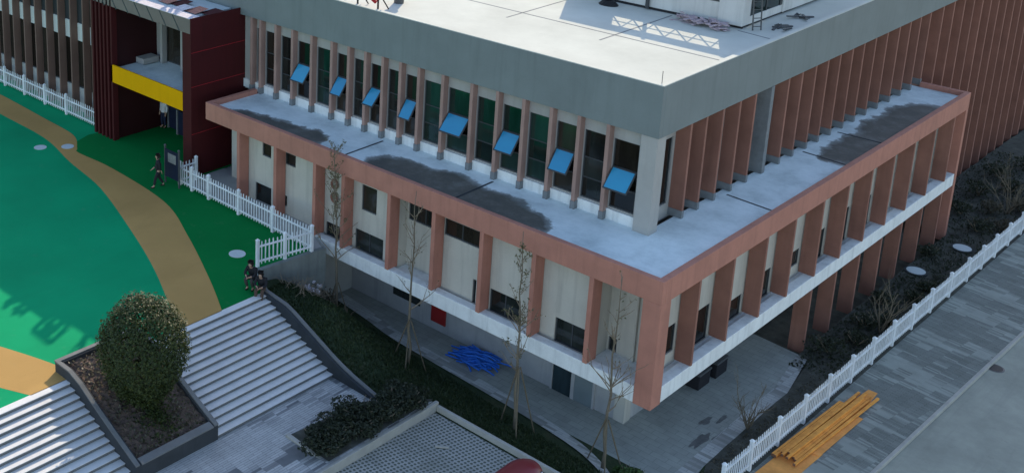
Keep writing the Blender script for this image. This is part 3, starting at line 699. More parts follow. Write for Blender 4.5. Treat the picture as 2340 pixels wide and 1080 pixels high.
m.box(-14.4, -14.2, -14.13, -11.07, -1.95, .38); m.box(-9.95, -9.75, -14.13, -11.07, -1.95, -1.28)
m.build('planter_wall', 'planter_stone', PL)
cp = MB()
for y0, y1 in ((-14.35, -14.20), (-11.02, -10.85)):
    for (a, za), (b, zb) in zip(prof, prof[1:]):
        cp.hexa([(a, y0, za), (b, y0, zb), (b, y1, zb), (a, y1, za), (a, y0, za + .05), (b, y0, zb + .05), (b, y1, zb + .05), (a, y1, za + .05)])
cp.box(-14.43, -14.26, -14.34, -10.86, .385, .433); cp.hexa([(-9.99, -14.12, -1.22), (-9.72, -14.12, -1.28), (-9.72, -11.08, -1.28), (-9.99, -11.08, -1.22), (-9.99, -14.12, -1.17), (-9.72, -14.12, -1.23), (-9.72, -11.08, -1.23), (-9.99, -11.08, -1.17)])
cp.build('coping', 'planter_cap', PL)
rs = random.Random(21)
def prz(x):
    for (a, za), (b, zb) in zip(prof, prof[1:]):
        if x <= b: return lerp(za, zb, (x - a) / (b - a))
    return prof[-1][1]
m = MB(); nx, ny = 40, 28
vs = [( -14.2 + 4.25 * i / nx, -14.13 + 3.06 * j / ny, prz(-14.2 + 4.25 * i / nx) - .14 + rs.uniform(-.05, .06)) for i in range(nx + 1) for j in range(ny + 1)]
m.add(vs, [(i * (ny + 1) + j, (i + 1) * (ny + 1) + j, (i + 1) * (ny + 1) + j + 1, i * (ny + 1) + j + 1) for i in range(nx) for j in range(ny)])
m.build('soil', 'soil', PL)
m = MB()
for _ in range(1500):
    x = rs.uniform(-14.1, -10.0); y = rs.uniform(-14.05, -11.15); m.leaf((x, y, prz(x) - .10 + rs.uniform(0, .08)), rs.uniform(.03, .08), rs)
m.build('ground_plants', 'leaf_dry', PL)['kind'] = 'stuff'
m = MB()
for _ in range(1300):
    a = rs.uniform(0, 6.283); d = abs(rs.gauss(0, .75)); x = -10.95 + d * math.cos(a) * .9; y = -12.55 + d * math.sin(a) * .8
    if -14.0 < x < -10.0 and -14.0 < y < -11.2: m.leaf((x, y, prz(x) - .08 + rs.uniform(0, .30) * max(0, 1 - d)), rs.uniform(.03, .07), rs)
m.build('low_plants', 'leaf_topiary', PL)['kind'] = 'stuff'
# cheek wall right of the stairs
m = MB(); xs = [-13.72 + .4 * i for i in range(17)]
for a, b in zip(xs, xs[1:]):
    za, zb = cheek(a), cheek(b)
    m.hexa([(a, -5.18, -2.4), (b, -5.18, -2.4), (b, -4.92, -2.4), (a, -4.92, -2.4), (a, -5.18, za), (b, -5.18, zb), (b, -4.92, zb), (a, -4.92, za)])
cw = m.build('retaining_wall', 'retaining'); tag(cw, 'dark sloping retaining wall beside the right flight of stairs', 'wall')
cpm = MB()
for a, b in zip(xs, xs[1:]):
    za, zb = cheek(a), cheek(b)
    cpm.hexa([(a, -5.05, za + .002), (b, -5.05, zb + .002), (b, -4.9, zb + .002), (a, -4.9, za + .002), (a, -5.05, za + .05), (b, -5.05, zb + .05), (b, -4.9, zb + .05), (a, -4.9, za + .05)])
cpm.build('coping', 'planter_cap', cw)
m = MB(); m.hexa([(-13.9, -5.0, -3.2), (-13.7, -4.85, -3.2), (-15.2, -4.0, -3.2), (-15.35, -4.1, -3.2), (-13.9, -5.0, .02), (-13.7, -4.85, .02), (-15.2, -4.0, .02), (-15.35, -4.1, .02)])
m.hexa([(-15.36, -4.1, -3.2), (-15.16, -4.1, -3.2), (-14.75, -.5, -3.2), (-14.96, -.5, -3.2), (-15.36, -4.1, .02), (-15.16, -4.1, .02), (-14.75, -.5, .02), (-14.96, -.5, .02)])
tag(m.build('retaining_wall', 'retaining_pale'), 'short grey retaining wall under the corner of the white picket fence', 'wall')

# ------------------------------------------------------------------ FENCES
def fence(name, pts, posts_at, h, label, z=0., spacing=.17, group=None, pk=.045):
    """pts: polyline; one post per entry of posts_at, panel of pickets and two rails between neighbours"""
    c = Vector((*posts_at[0], z)); t_ = thing(name, c, label, 'fence', group)
    for i, p in enumerate(posts_at):
        m = MB(); m.box(p[0] - .06, p[0] + .06, p[1] - .06, p[1] + .06, z, z + h + .08)
        m.add([(p[0] - .08, p[1] - .08, z + h + .08), (p[0] + .08, p[1] - .08, z + h + .08), (p[0] + .08, p[1] + .08, z + h + .08), (p[0] - .08, p[1] + .08, z + h + .08), (p[0], p[1], z + h + .16)], [(0, 1, 4), (1, 2, 4), (2, 3, 4), (3, 0, 4), (3, 2, 1, 0)])
        m.build('post', 'white_plastic', t_)
    for p, q_ in zip(posts_at, posts_at[1:]):
        a, b = Vector((*p, 0)), Vector((*q_, 0)); d = b - a; n = max(2, int(d.length / spacing)); m = MB()
        for zz in (.24, h - .22): m.bar(a + Vector((0, 0, z + zz)), b + Vector((0, 0, z + zz)), .05, .07)
        nrm = Vector((0, 0, 1)).cross(d.normalized())
        ang = d.normalized()
        for k in range(1, n):
            c = a + d * (k / n + R_.uniform(-.0035, .0035))
            u = ang * (pk / 2); v = nrm * .012; zt = z + h + R_.uniform(-.02, .015)
            lo = [c - u - v, c + u - v, c + u + v, c - u + v]
            ln = ang * R_.uniform(-.012, .012); P8 = [(*x.xy, z + .1) for x in lo] + [(*(x + ln).xy, zt - .03) for x in lo]; c = c + ln
            m.hexa(P8)
            m.add([P8[4], P8[5], P8[6], P8[7], (c.x, c.y, zt + .03)], [(0, 1, 4), (1, 2, 4), (2, 3, 4), (3, 0, 4)])
        m.build('picket_panel', 'white_plastic', t_)
    return t_
def along(a, b, ts): return [(lerp(a[0], b[0], t), lerp(a[1], b[1], t)) for t in ts]
A, Bp, Cp = (-24.05, -.98), (-14.95, -1.18), (-15.45, -3.82)
fence('picket_fence', None, [(-24.0, .0), A, (-23.1, -1.0), (-21.85, -1.03), (-19.7, -1.08), (-17.4, -1.13), Bp, (-15.2, -2.5), Cp], 1.12, 'white picket fence along the green turf turning a corner in front of the pink columns')
fence('picket_fence', None, [(-60 + i * 2.2, .36) for i in range(12)] + [(-32.8, .36)], 1.1, 'white fence at the foot of the brown finned wing')
yp = [-3.0, -.75, 1.35, 3.3, 5.4, 7.5, 9.55, 11.6, 13.6, 15.65, 17.7, 19.77, 22.0, 24.2, 26.1, 27.9, 29.8, 31.7, 33.7, 35.7, 37.7, 39.8, 41.8]
fence('picket_fence', None, [(fx(y), y) for y in yp if y > 1], 1.1, 'long white picket fence between the planting bed and the grey sidewalk', z=LOW + .02, spacing=.15, pk=.05)

# ------------------------------------------------------------------ PLANTS
def branch(m, leaves, p, d, L, r, rng, depth, bud, keep=.85):
    n = 4; pts = [Vector(p)]; d = Vector(d).normalized()
    for i in range(n):
        d = (d + Vector((rng.gauss(0, .10), rng.gauss(0, .10), rng.gauss(.05, .07)))).normalized(); pts.append(pts[-1] + d * L / n)
    m.tube(pts, [r * (1 - .75 * i / n) + .003 for i in range(n + 1)], 5)
    if depth == 0:
        for k in range(bud): leaves.leaf(pts[rng.randint(1, n)] + Vector((rng.gauss(0, .04), rng.gauss(0, .04), rng.gauss(0, .04))), rng.uniform(.025, .055), rng)
        return
    for k in range(rng.randint(2, 4)):
        i = rng.randint(1, n); a = rng.uniform(0, 6.28)
        dd = (d * .8 + Vector((math.cos(a), math.sin(a), .35)) * .65)
        branch(m, leaves, pts[i], dd, L * rng.uniform(.4, .65), r * .45, rng, depth - 1, bud)
def young_tree(base, top, seed, label, bud=3, nb=16, spread=1.0, r0=.068):
    rng = random.Random(seed); base, top = Vector(base), Vector(top)
    t_ = thing('young_tree', base, label, 'tree', 'staked young trees along the front')
    m = MB(); pts = []
    for i in range(11):
        u = i / 10; pts.append(base.lerp(top, u) + Vector((rng.gauss(0, .035), rng.gauss(0, .035), 0)) * (1 if 0 < i < 10 else 0))
    m.tube(pts, [lerp(r0, .012, (i / 10) ** .8) for i in range(11)], 7); m.build('trunk', 'bark', t_, smooth=True)
    br = MB(); lv = MB()
    for k in range(nb):
        u = rng.uniform(.30, .97); p = base.lerp(top, u); a = k * 2.4 + rng.uniform(-.4, .4); L = spread * lerp(1.35, .35, (u - .3) / .7) * rng.uniform(.7, 1.2)
        branch(br, lv, p, (math.cos(a) * .7, math.sin(a) * .7, .75), L, lerp(.028, .010, u), rng, 1, bud)
    br.m = 1; br.add(lv.v, lv.f); br.build('crown', ['twig', 'leaf_bud'], t_)
    return t_
def stakes(base, hh, rr, seed, label):
    rng = random.Random(seed); t_ = thing('tree_support', base, label, 'tree support', 'wooden props round the young trees'); b = Vector(base)
    for k in range(3):
        a = k * 2.094 + rng.uniform(-.3, .3) + .9
        f = Vector((b.x + rr * math.cos(a), b.y + rr * math.sin(a), 0)); f.z = H(f.x, f.y) - .05
        MB().tube([f, b + Vector((.05 * math.cos(a), .05 * math.sin(a), hh))], .024, 6).build('stake', 'stake_wood', t_)
TB = [(-14.2, -.35), (-9.25, -1.5), (-4.0, -1.85), (-1.0, -.95)]
TT = [(-14.6, -.3, 4.75), (-9.62, -1.0, 4.5), (-4.6, -1.3, 4.75), (-1.2, -.5, 4.1)]
TL = ['bushy young tree with brown twigs, beside the end of the white picket fence', 'thin bare young tree in the lawn left of the blue heap', 'slim young tree with greenish upper twigs, between the blue heap and the grey doors', 'bare young tree nearest the pink corner column']
SL = ['wooden props round the young tree beside the picket fence', 'wooden props round the thin tree left of the blue heap', 'wooden props round the tree between blue heap and grey doors', 'wooden props round the tree nearest the pink corner column']
for i in range(4):
    b0 = (*TB[i], H(*TB[i]) - .05)
    young_tree(b0, TT[i], 40 + i, TL[i], [6, 1, 5, 1][i], [34, 15, 30, 17][i], [1.0, .95, .62, .95][i])
    stakes(b0, [1.6, 1.9, 2.6, 2.0][i], [.6, .75, .85, .75][i], 60 + i, SL[i])
def leafy(name, c, r, n, size, matn, label, cat, group=None, seed=1, stem=True, flat_=0.0, shell=.55):
    rng = random.Random(seed); c = Vector(c); t_ = thing(name, c, label, cat, group); m = MB()
    lobes = [(Vector((rng.gauss(0, .38) * r[0], rng.gauss(0, .38) * r[1], r[2] * rng.uniform(.75, 1.1))), rng.uniform(.5, .8)) for _ in range(7)]
    for _ in range(n):
        lc, k = rng.choice(lobes)
        d = Vector((rng.gauss(0, 1), rng.gauss(0, 1), rng.gauss(0, 1))).normalized() * rng.uniform(shell, 1) ** .5
        p = c + lc + Vector((d.x * r[0] * k, d.y * r[1] * k, d.z * r[2] * k * .8))
        if p.z > c.z: m.leaf(p, size * rng.uniform(.6, 1.3), rng)
    m.build('foliage', matn, t_)
    if stem:
        s = MB()
        for k in range(6):
            a = rng.uniform(0, 6.28); s.tube([c, c + Vector((math.cos(a) * r[0] * .4, math.sin(a) * r[1] * .4, r[2] * .7)), c + Vector((math.cos(a) * r[0] * .8, math.sin(a) * r[1] * .8, r[2] * 1.4))], [.03, .02, .008], 5)
        s.build('stem', 'twig', t_)
    return t_
# clipped round tree in the planter
TP = thing('clipped_tree', (-11.65, -12.6, -.7), 'large clipped dome shaped evergreen tree in the stone planter, sunlit on top', 'tree')
rt = random.Random(11); m = MB(); cc = Vector((-11.6, -12.6, 1.55)); RX, RZ = 1.52, 1.82
for _ in range(27000):
    d = Vector((rt.gauss(0, 1), rt.gauss(0, 1), rt.gauss(0, 1))).normalized(); 
    lump = 1 + .045 * math.sin(5 * d.x + 3 * d.z + 1) * math.sin(4 * d.y + 2) + .035 * math.sin(11 * d.x - 4 * d.y) * math.sin(9 * d.z + 5 * d.y) + rt.gauss(0, .025) + (abs(rt.gauss(0, .06)) if rt.random() < .05 else 0)
    if math.sin(8 * d.x + 2.1) * math.sin(7 * d.y + .4) * math.sin(9 * d.z) > .55 and rt.random() < .8: continue
    rr = (rt.uniform(.62, 1) ** .45) * lump
    kx_ = 1.0 if d.z > -.1 else lerp(1, .80, min(1, (-d.z - .1) / .9))
    p = cc + Vector((d.x * RX * rr * kx_, d.y * RX * rr * kx_, d.z * (RZ if d.z > 0 else RZ * 1.2) * rr))
    nn = (d + Vector((rt.gauss(0, .5), rt.gauss(0, .5), rt.gauss(0, .5) + .3))).normalized()
    if p.z > -.55: m.leaf(p, rt.uniform(.032, .064), rt, nn)
m.build('crown', 'leaf_topiary', TP)
m = MB()
for k in range(5):
    a = k * 1.26; m.tube([(-11.65 + .12 * math.cos(a), -12.6 + .12 * math.sin(a), -.8), (-11.6 + .35 * math.cos(a), -12.6 + .35 * math.sin(a), .5), (-11.6 + .8 * math.cos(a), -12.6 + .8 * math.sin(a), 1.8)], [.09, .07, .03], 6)
m.build('trunk', 'bark', TP)
# hedge shrubs behind the kerb of the parking lot
HS = [(-7.45, -8.45, .6), (-6.85, -8.4, .62), (-7.35, -7.55, .75), (-6.9, -7.0, .65), (-7.5, -6.3, .8), (-6.85, -5.9, .7), (-7.15, -5.1, .75), (-6.75, -4.5, .65), (-7.25, -4.2, .6)]
HL = ['dark low shrub filling the outer corner of the hedge bed on the paving side', 'dark low shrub in the outer corner of the hedge bed where the two kerbs meet', 'second dark shrub of the hedge bed counting from its outer end', 'dark shrub tight against the long kerb in the outer half of the hedge bed', 'widest dark shrub bulging onto the pale paving', 'dark shrub by the long kerb halfway along the hedge bed', 'dark shrub in the inner half of the hedge bed facing the stairs', 'dark shrub beside the inner corner of the kerb', 'dark shrub of the hedge bed closest to the end of the retaining wall']
for i, (x, y, r_) in enumerate(HS):
    leafy('hedge_shrub', (x, y, -1.84), (r_, r_, r_ * .46), 1500, .065, 'leaf_hedge', HL[i], 'shrub', 'dark shrubs in the hedge bed', 80 + i)
leafy('green_bush', (.05, -.75, LOW), (.55, .5, .55), 1100, .075, 'leaf_bright', 'bright green leafy bush at the edge of the path near the bottom', 'shrub', None, 90)
# lawn blades: ground cover
rl = random.Random(33); m = MB(); poly_in = lambda x, y: (-14.6 < x < 1.8 and -4.85 < y < .7)
cnt = 0
while cnt < 16000:
    x = rl.uniform(-14.6, 1.4); y = rl.uniform(-4.85, 1.2)
    yb = 1.15 if x < -11 else lerp(.6, -.6, max(0, (x + 8) / 7)) if x > -8 else .7
    if y > yb - .75 or (x < -7.6 and y < -4.8) or (x > -7 and y < -3.3) or x > .3 + 0 * y: continue
    z = H(x, y); a = rl.uniform(0, 6.28); s = rl.uniform(.02, .05); hh = rl.uniform(.05, .14)
    m.add([(x - s * math.cos(a), y - s * math.sin(a), z - .01), (x + s * math.cos(a), y + s * math.sin(a), z - .01), (x + rl.gauss(0, .04), y + rl.gauss(0, .04), z + hh)], [(0, 1, 2)]); cnt += 1
tag(m.build('lawn_grass', 'grass_blade'), 'dark patchy grass on the sloping lawn between the stairs and the building', 'grass', kind='stuff')
# brush heaped in the lawn's upper corner
m = MB(); rb = random.Random(17)
for _ in range(90):
    x = rb.uniform(-14.6, -13.0); y = rb.uniform(-3.6, -.6); z = H(x, y) + .05; a = rb.uniform(0, 6.3); l = rb.uniform(.3, .8)
    m.tube([(x, y, z), (x + l * .5 * math.cos(a), y + l * .5 * math.sin(a), z + rb.uniform(.1, .4)), (x + l * math.cos(a), y + l * math.sin(a), z + rb.uniform(.05, .5))], [.014, .01, .005], 4)
tag(m.build('brushwood', 'twig', origin=(-13.8, -2, H(-13.8, -2))), 'tangle of dry brown twigs at the top of the lawn by the stairs wall', 'brushwood')
leafy('low_shrub', (-14.35, -.9, H(-14.35, -.9)), (.55, .5, .5), 700, .06, 'leaf_dry', 'dry olive shrub at the foot of the bushy young tree', 'shrub', None, 91)
m = MB(); rr_ = random.Random(8)
for _ in range(40): m.blob((-14.55 + rr_.gauss(0, .22), -1.75 + rr_.gauss(0, .28), H(-14.5, -1.75) + .1 + abs(rr_.gauss(0, .1))), rr_.uniform(.05, .13), rr_.uniform(.05, .13), rr_.uniform(.04, .09), rr_, 6)
tag(m.build('rubble_heap', 'rubble', origin=(-14.55, -1.75, H(-14.5, -1.75))), 'small heap of whitish rubble below the corner of the picket fence', 'rubble')
# bed on the right
BED = [(.75, 13.2, .6), (1.3, 14.6, .5), (.9, 16.4, .55), (1.6, 17.2, .45), (.6, 18.9, .5), (1.5, 20.4, .4), (1.5, 21.9, .4), (.3, 25.7, .45), (.9, 30.4, .6), (1.7, 31.6, .5), (-.4, 32.2, .6), (.6, 33.6, .6), (1.5, 35, .55), (-.6, 35.6, .7), (.4, 37.4, .6), (-.9, 39.5, .7), (1.2, 39.2, .6), (0, 42, .7)]
BL = ['thick dark shrub at the near end of the bed by the first ground level fin', 'low dark shrub beside the fence near the first fin', 'dark leafless shrub below the third ground level fin', 'small shrub against the white fence before the round covers', 'dark shrub near the foot of the pink fins before the covers', 'small dark shrub between the fence and the nearer round cover', 'low shrub just before the nearer round cover', 'shrub between the two round covers', 'bushy shrub past the far corner of the pink building', 'shrub with pale flecks by the fence beyond the far cover', 'shrub at the far brown wall next to the pink end column', 'pale flecked shrub in the middle of the far bed', 'shrub against the far stretch of white fence', 'tall shrub by the second bay of the far brown wall', 'shrub in the far bed midway to the picture edge', 'shrub hugging the far brown wall', 'shrub by the fence at the picture edge', 'farthest shrub at the foot of the brown wall']
for i, (x, y, r) in enumerate(BED):
    leafy('bed_shrub', (x, y, LOW - (.012 * max(0, y - 29))), (r, r, r * .75), 420, .07, 'leaf_dry' if i in (9, 11, 12) else 'leaf_hedge', BL[i], 'shrub', 'shrubs in the bed beside the long fence', 100 + i)
m = MB()
for _ in range(9000):
    y = rb.uniform(11, 44); x = rb.uniform(.1 if y < 29 else -2.2, fx(y) - .1)
    if min(math.hypot(x - .5, y - 23.45), math.hypot(x - 1.1, y - 27.7)) < .62: continue
    z = LOW + .02 - .012 * max(0, y - 29); m.leaf((x, y, z + rb.uniform(0, .14)), rb.uniform(.03, .085), rb)
tag(m.build('ground_cover', 'leaf_hedge'), 'dark low ground cover in the bed along the white fence', 'ground cover', kind='stuff')
m = MB()
for _ in range(1500):
    y = rb.uniform(-2, 11); x = rb.uniform(1.1, fx(y) - .1); m.leaf((x, y, LOW + .03 + rb.uniform(0, .08)), rb.uniform(.03, .06), rb)
tag(m.build('ground_cover', 'leaf_dry'), 'sparse dry ground cover on the bare bed near the yellow lumber', 'ground cover', kind='stuff')
def bare_shrub(base, h, seed, label):
    rng = random.Random(seed); t_ = thing('bare_shrub', base, label, 'shrub'); m = MB(); lv = MB()
    for k in range(6):
        a = k * 1.05 + rng.uniform(-.3, .3); branch(m, lv, base, (math.cos(a) * .5, math.sin(a) * .5, 1), h * rng.uniform(.7, 1), .03, rng, 2, 1)
    m.build('branches', 'bark', t_)
bare_shrub((1.0, 5.6, LOW), 1.35, 5, 'leafless dark shrub standing at the edge of the path under the white band')
bare_shrub((1.55, 16.4, LOW), 2.0, 6, 'taller leafless shrub among the bed plants beside the fence')
bare_shrub((1.2, 34.0, LOW - .06), 2.2, 9, 'leafless shrub in the far bed by the picture edge')

# ------------------------------------------------------------------ SMALL THINGS
def cover(x, y, r, z, label, ring, group):
    t_ = thing('manhole_cover', (x, y, z), label, 'manhole cover', group)
    MB().disc((x, y), r * .8 if ring else r, z, z + (.05 if ring else .012)).build('lid', 'manhole_pale', t_)
    if ring: MB().disc((x, y), r, z - .02, z + .035).build('rim', 'manhole_ring', t_)
cover(-16.86, -3.68, .36, .003, 'pale round cover in the green turf beside the picket fence corner', False, 'round covers in the turf')
cover(-32.53, -3.44, .33, .0, 'pale round cover in the green turf near the left picture edge', False, 'round covers in the turf')
cover(-31.7, -2.3, .33, .004, 'faint pale round cover at the tan track by the portal', False, 'round covers in the turf')
cover(.5, 23.45, .5, LOW + .06, 'nearer pale round cover with dark rim in the planting bed', True, 'round covers in the planting bed')
cover(1.1, 27.7, .5, LOW + .06, 'farther pale round cover with dark rim in the planting bed', True, 'round covers in the planting bed')
# blue heap
m = MB(); rh = random.Random(12)
for _ in range(85):
    a = rh.gauss(.25, .45); c = Vector((-8.35 + rh.gauss(0, .36), 1.75 + rh.gauss(0, .28), LOW + .05 + abs(rh.gauss(0, .17)))); l = rh.uniform(.3, .7)
    d = Vector((math.cos(a), math.sin(a) * .6, 0)) * l; s = Vector((rh.gauss(0, .08), rh.gauss(0, .08), rh.uniform(.0, .16)))
    m.tube([c - d, c - d * .3 + s, c + d * .4 + s * .6, c + d], .035, 5)
m.blob((-8.5, 1.8, LOW + .1), .85, .5, .22, rh, 12, .15)
tag(m.build('blue_hose_heap', 'blue_plastic', origin=(-8.5, 1.8, LOW)), 'tangled heap of bright blue plastic tubing on the path below the white band', 'tubing heap')
# wet patches on the path, dark crates under the overhang, drain cover on the road
m, t, b = base_mat('wet_paving', .35, .5); t.links.new(ramp(t, noise(t, 6, 4), [(.3, (.09, .092, .09)), (.7, (.16, .162, .158))]), b.inputs['Base Color'])
def wet(cx, cy, rx, ry, seed):
    q = random.Random(seed); n = 26; k = [q.uniform(.45, 1.15) for _ in range(n)]; k = [(k[i - 1] + k[i] * 2 + k[(i + 1) % n]) / 4 for i in range(n)]
    MB().prism([(cx + rx * k[i] * math.cos(6.283 * i / n), cy + ry * k[i] * math.sin(6.283 * i / n)) for i in range(n)], LOW + .013, LOW + .016).build('wet_patch', 'wet_paving')['kind'] = 'structure'
wet(.20, 3.65, .22, .8, 1); wet(.52, 4.35, .12, .45, 4); wet(-.25, 4.9, .14, .5, 2); wet(.1, 5.5, .1, .5, 3)
for i, (x, y) in enumerate([(-1.75, 7.0), (-1.7, 8.3)]):
    t_ = thing('storage_crate', (x, y, LOW), ['dark crate under the white band, nearer the corner column', 'dark crate under the white band, farther from the corner column'][i], 'crate', 'dark crates under the overhang')
    bx(x - .35, x + .35, y - .45, y + .45, LOW + .01, LOW + .62).build('box', 'cloth_black', t_, bevel=.03); bx(x - .38, x + .38, y - .48, y + .48, LOW + .62, LOW + .7).build('lid', 'steel', t_, bevel=.02)
t_ = thing('drain_cover', (5.6, 17.4, LOW - .1), 'dark oval drain cover on the grey road beside the kerb', 'drain cover')
MB().disc((5.62, 17.3), .33, LOW - .1, LOW - .085).build('rim', 'steel', t_); MB().disc((5.62, 17.3), .27, LOW - .085, LOW - .075).build('lid', 'black', t_)
# lumber on the sidewalk
rw = random.Random(4)
def lp(t, s): return Vector((lerp(2.42, 2.72, t) + s, lerp(4.7, 11.2, t), 0))
LBL = ['board against the white fence', 'board second from the fence', 'board third from the fence', 'board in the middle of the stack', 'board on top of the stack', 'board beside the middle on the road side', 'board third from the road side', 'board second from the road side', 'outermost board on the road side']
for i in range(9):
    s = i * .095 - .05; z = LOW + .13 + (.09 if i in (3, 4, 5) else 0) + rw.uniform(0, .02)
    a = lp(rw.uniform(-.02, .05), s); b = lp(rw.uniform(.85, .99) if i > 1 else .78, s + rw.uniform(-.03, .06)); a.z = b.z = z
    t_ = thing('lumber_board', ((a + b) / 2).xy.to_3d() + Vector((0, 0, z)), 'long yellow timber, ' + LBL[i], 'lumber', 'yellow boards stacked on the sidewalk')
    MB().bar(a, b, .085, .085).build('board', 'lumber', t_, bevel=.006)
    MB().bar(a + (a - b).normalized() * .004, a + (b - a).normalized() * .02, .087, .087).build('end_grain', 'lumber_end', t_)
for i, (t0, t1, s0, s1, lab) in enumerate([(.70, 1.06, .12, .78, 'yellow plywood sheet under the far end of the lumber stack'), (-.28, .22, .02, 1.05, 'yellow plywood sheet under the near end of the lumber stack'), (.18, .72, .55, 1.0, 'yellow plywood sheet along the road side of the lumber stack')]):
    p = [lp(t0, s0), lp(t0, s1), lp(t1, s1 - (.25 if i == 0 else .05)), lp(t1, s0 + (.08 if i == 0 else 0))]
    z0 = LOW + .034 + .022 * (i == 2); m = MB(); m.hexa([(*v.xy, z0) for v in p] + [(*v.xy, z0 + .02) for v in p])
    tag(m.build('plywood_sheet', 'plywood', origin=(p[0].x, p[0].y, z0)), lab, 'plywood', 'plywood sheets on the sidewalk')
# red covered three-wheeler at the lower edge: only the end of its rounded canopy is in the picture
CR = thing('covered_tricycle', (-1.13, -6.4, -2.22), 'red vehicle with a rounded roof at the lower picture edge beside the kerb', 'vehicle')
def cpt(u, v, z): return (-1.13 + u, -5.0 - v, -2.22 + z)
m = MB(); nu, nv = 10, 12; vs = []
for i in range(nu + 1):
    for j in range(nv + 1):
        u = -1 + 2 * i / nu; v = j / nv
        z = 1.62 - .20 * abs(u) ** 2.6 - .16 * (max(0, 1 - v * 4)) ** 2 - .12 * max(0, v * 4 - 3) ** 2
        vs.append(cpt(u * (.50 - .12 * max(0, 1 - v * 5) ** 2), v * 2.3 + .06 * u * u, z))
top = [(i * (nv + 1) + j, (i + 1) * (nv + 1) + j, (i + 1) * (nv + 1) + j + 1, i * (nv + 1) + j + 1) for i in range(nu) for j in range(nv)]
m.add(vs, top); m.add([(x, y, z - .05) for x, y, z in vs], [f[::-1] for f in top])
m.build('canopy', 'red_car', CR, smooth=True)
m = MB(); m.tube([cpt(.50, .3, 1.44), cpt(.51, 1.2, 1.44), cpt(.50, 2.2, 1.44)], .03, 6); m.build('trim', 'rubble', CR)
m = MB()
for u in (-.44, .44):
    for v in (.25, 1.9): m.bar(cpt(u, v, .7), cpt(u, v, 1.42), .05)
m.build('roof_post', 'steel', CR)
m = MB(); m.hexa([cpt(-.5, .1, .35), cpt(.5, .1, .35), cpt(.5, 1.5, .35), cpt(-.5, 1.5, .35), cpt(-.48, .14, .95), cpt(.48, .14, .95), cpt(.48, 1.5, .85), cpt(-.48, 1.5, .85)]); m.hexa([cpt(-.3, 1.5, .35), cpt(.3, 1.5, .35), cpt(.22, 2.4, .35), cpt(-.22, 2.4, .35), cpt(-.3, 1.5, .6), cpt(.3, 1.5, .6), cpt(.2, 2.4, .95), cpt(-.2, 2.4, .95)])
m.build('body', 'red_car', CR, bevel=.04)
bx(-1.43, -.83, -6.6, -6.2, -1.6, -1.35).build('seat', 'black', CR, bevel=.03)
for u, v in ((-.46, .5), (.46, .5), (0, 2.35)):
    c = Vector(cpt(u, v, .25)); MB().tube([c - Vector((.05, 0, 0)), c + Vector((.05, 0, 0))], .25, 18).build('wheel', 'tyre', CR)
# lumber offcut on the lot
tag(MB().bar((-4.9, -5.2, -2.17), (-4.55, -4.9, -2.17), .08, .05).build('wood_offcut', 'kerb_stone', origin=(-4.7, -5.05, -2.2)), 'pale wooden offcut lying on the grass block paving', 'offcut')
# notice board and gate at the portal
NB = thing('notice_board', (-24.1, -.85, 0), 'navy notice board with a pale print between two posts beside the portal', 'notice board')
bx(-24.75, -23.75, -1.32, -1.26, .35, 1.75).build('board', 'navy_panel', NB); bx(-24.5, -23.9, -1.335, -1.32, 1.15, 1.6).build('print', 'pale_print', NB)
for x in (-24.8, -23.75): m = MB(); m.box(x, x + .07, -1.32, -1.25, 0, 1.85); m.blob((x + .035, -1.285, 1.9), .07, .07, .07, rw, 8, 0); m.build('post', 'steel', NB)
GT = thing('folding_gate', (-29.0, 3.4, 0), 'navy blue folding gate with pale bars under the yellow balcony', 'gate')
for k in range(3):
    bx(-30.4 + k * 1.15, -29.35 + k * 1.15, 3.4 - k * .3, 3.7 - k * .3, .05, 1.35).build('gate_panel', 'navy_panel', GT, bevel=.02)
    bx(-30.5 + k * 1.15, -30.4 + k * 1.15, 3.36 - k * .3, 3.74 - k * .3, 0, 1.4).build('gate_bar', 'plinth', GT)

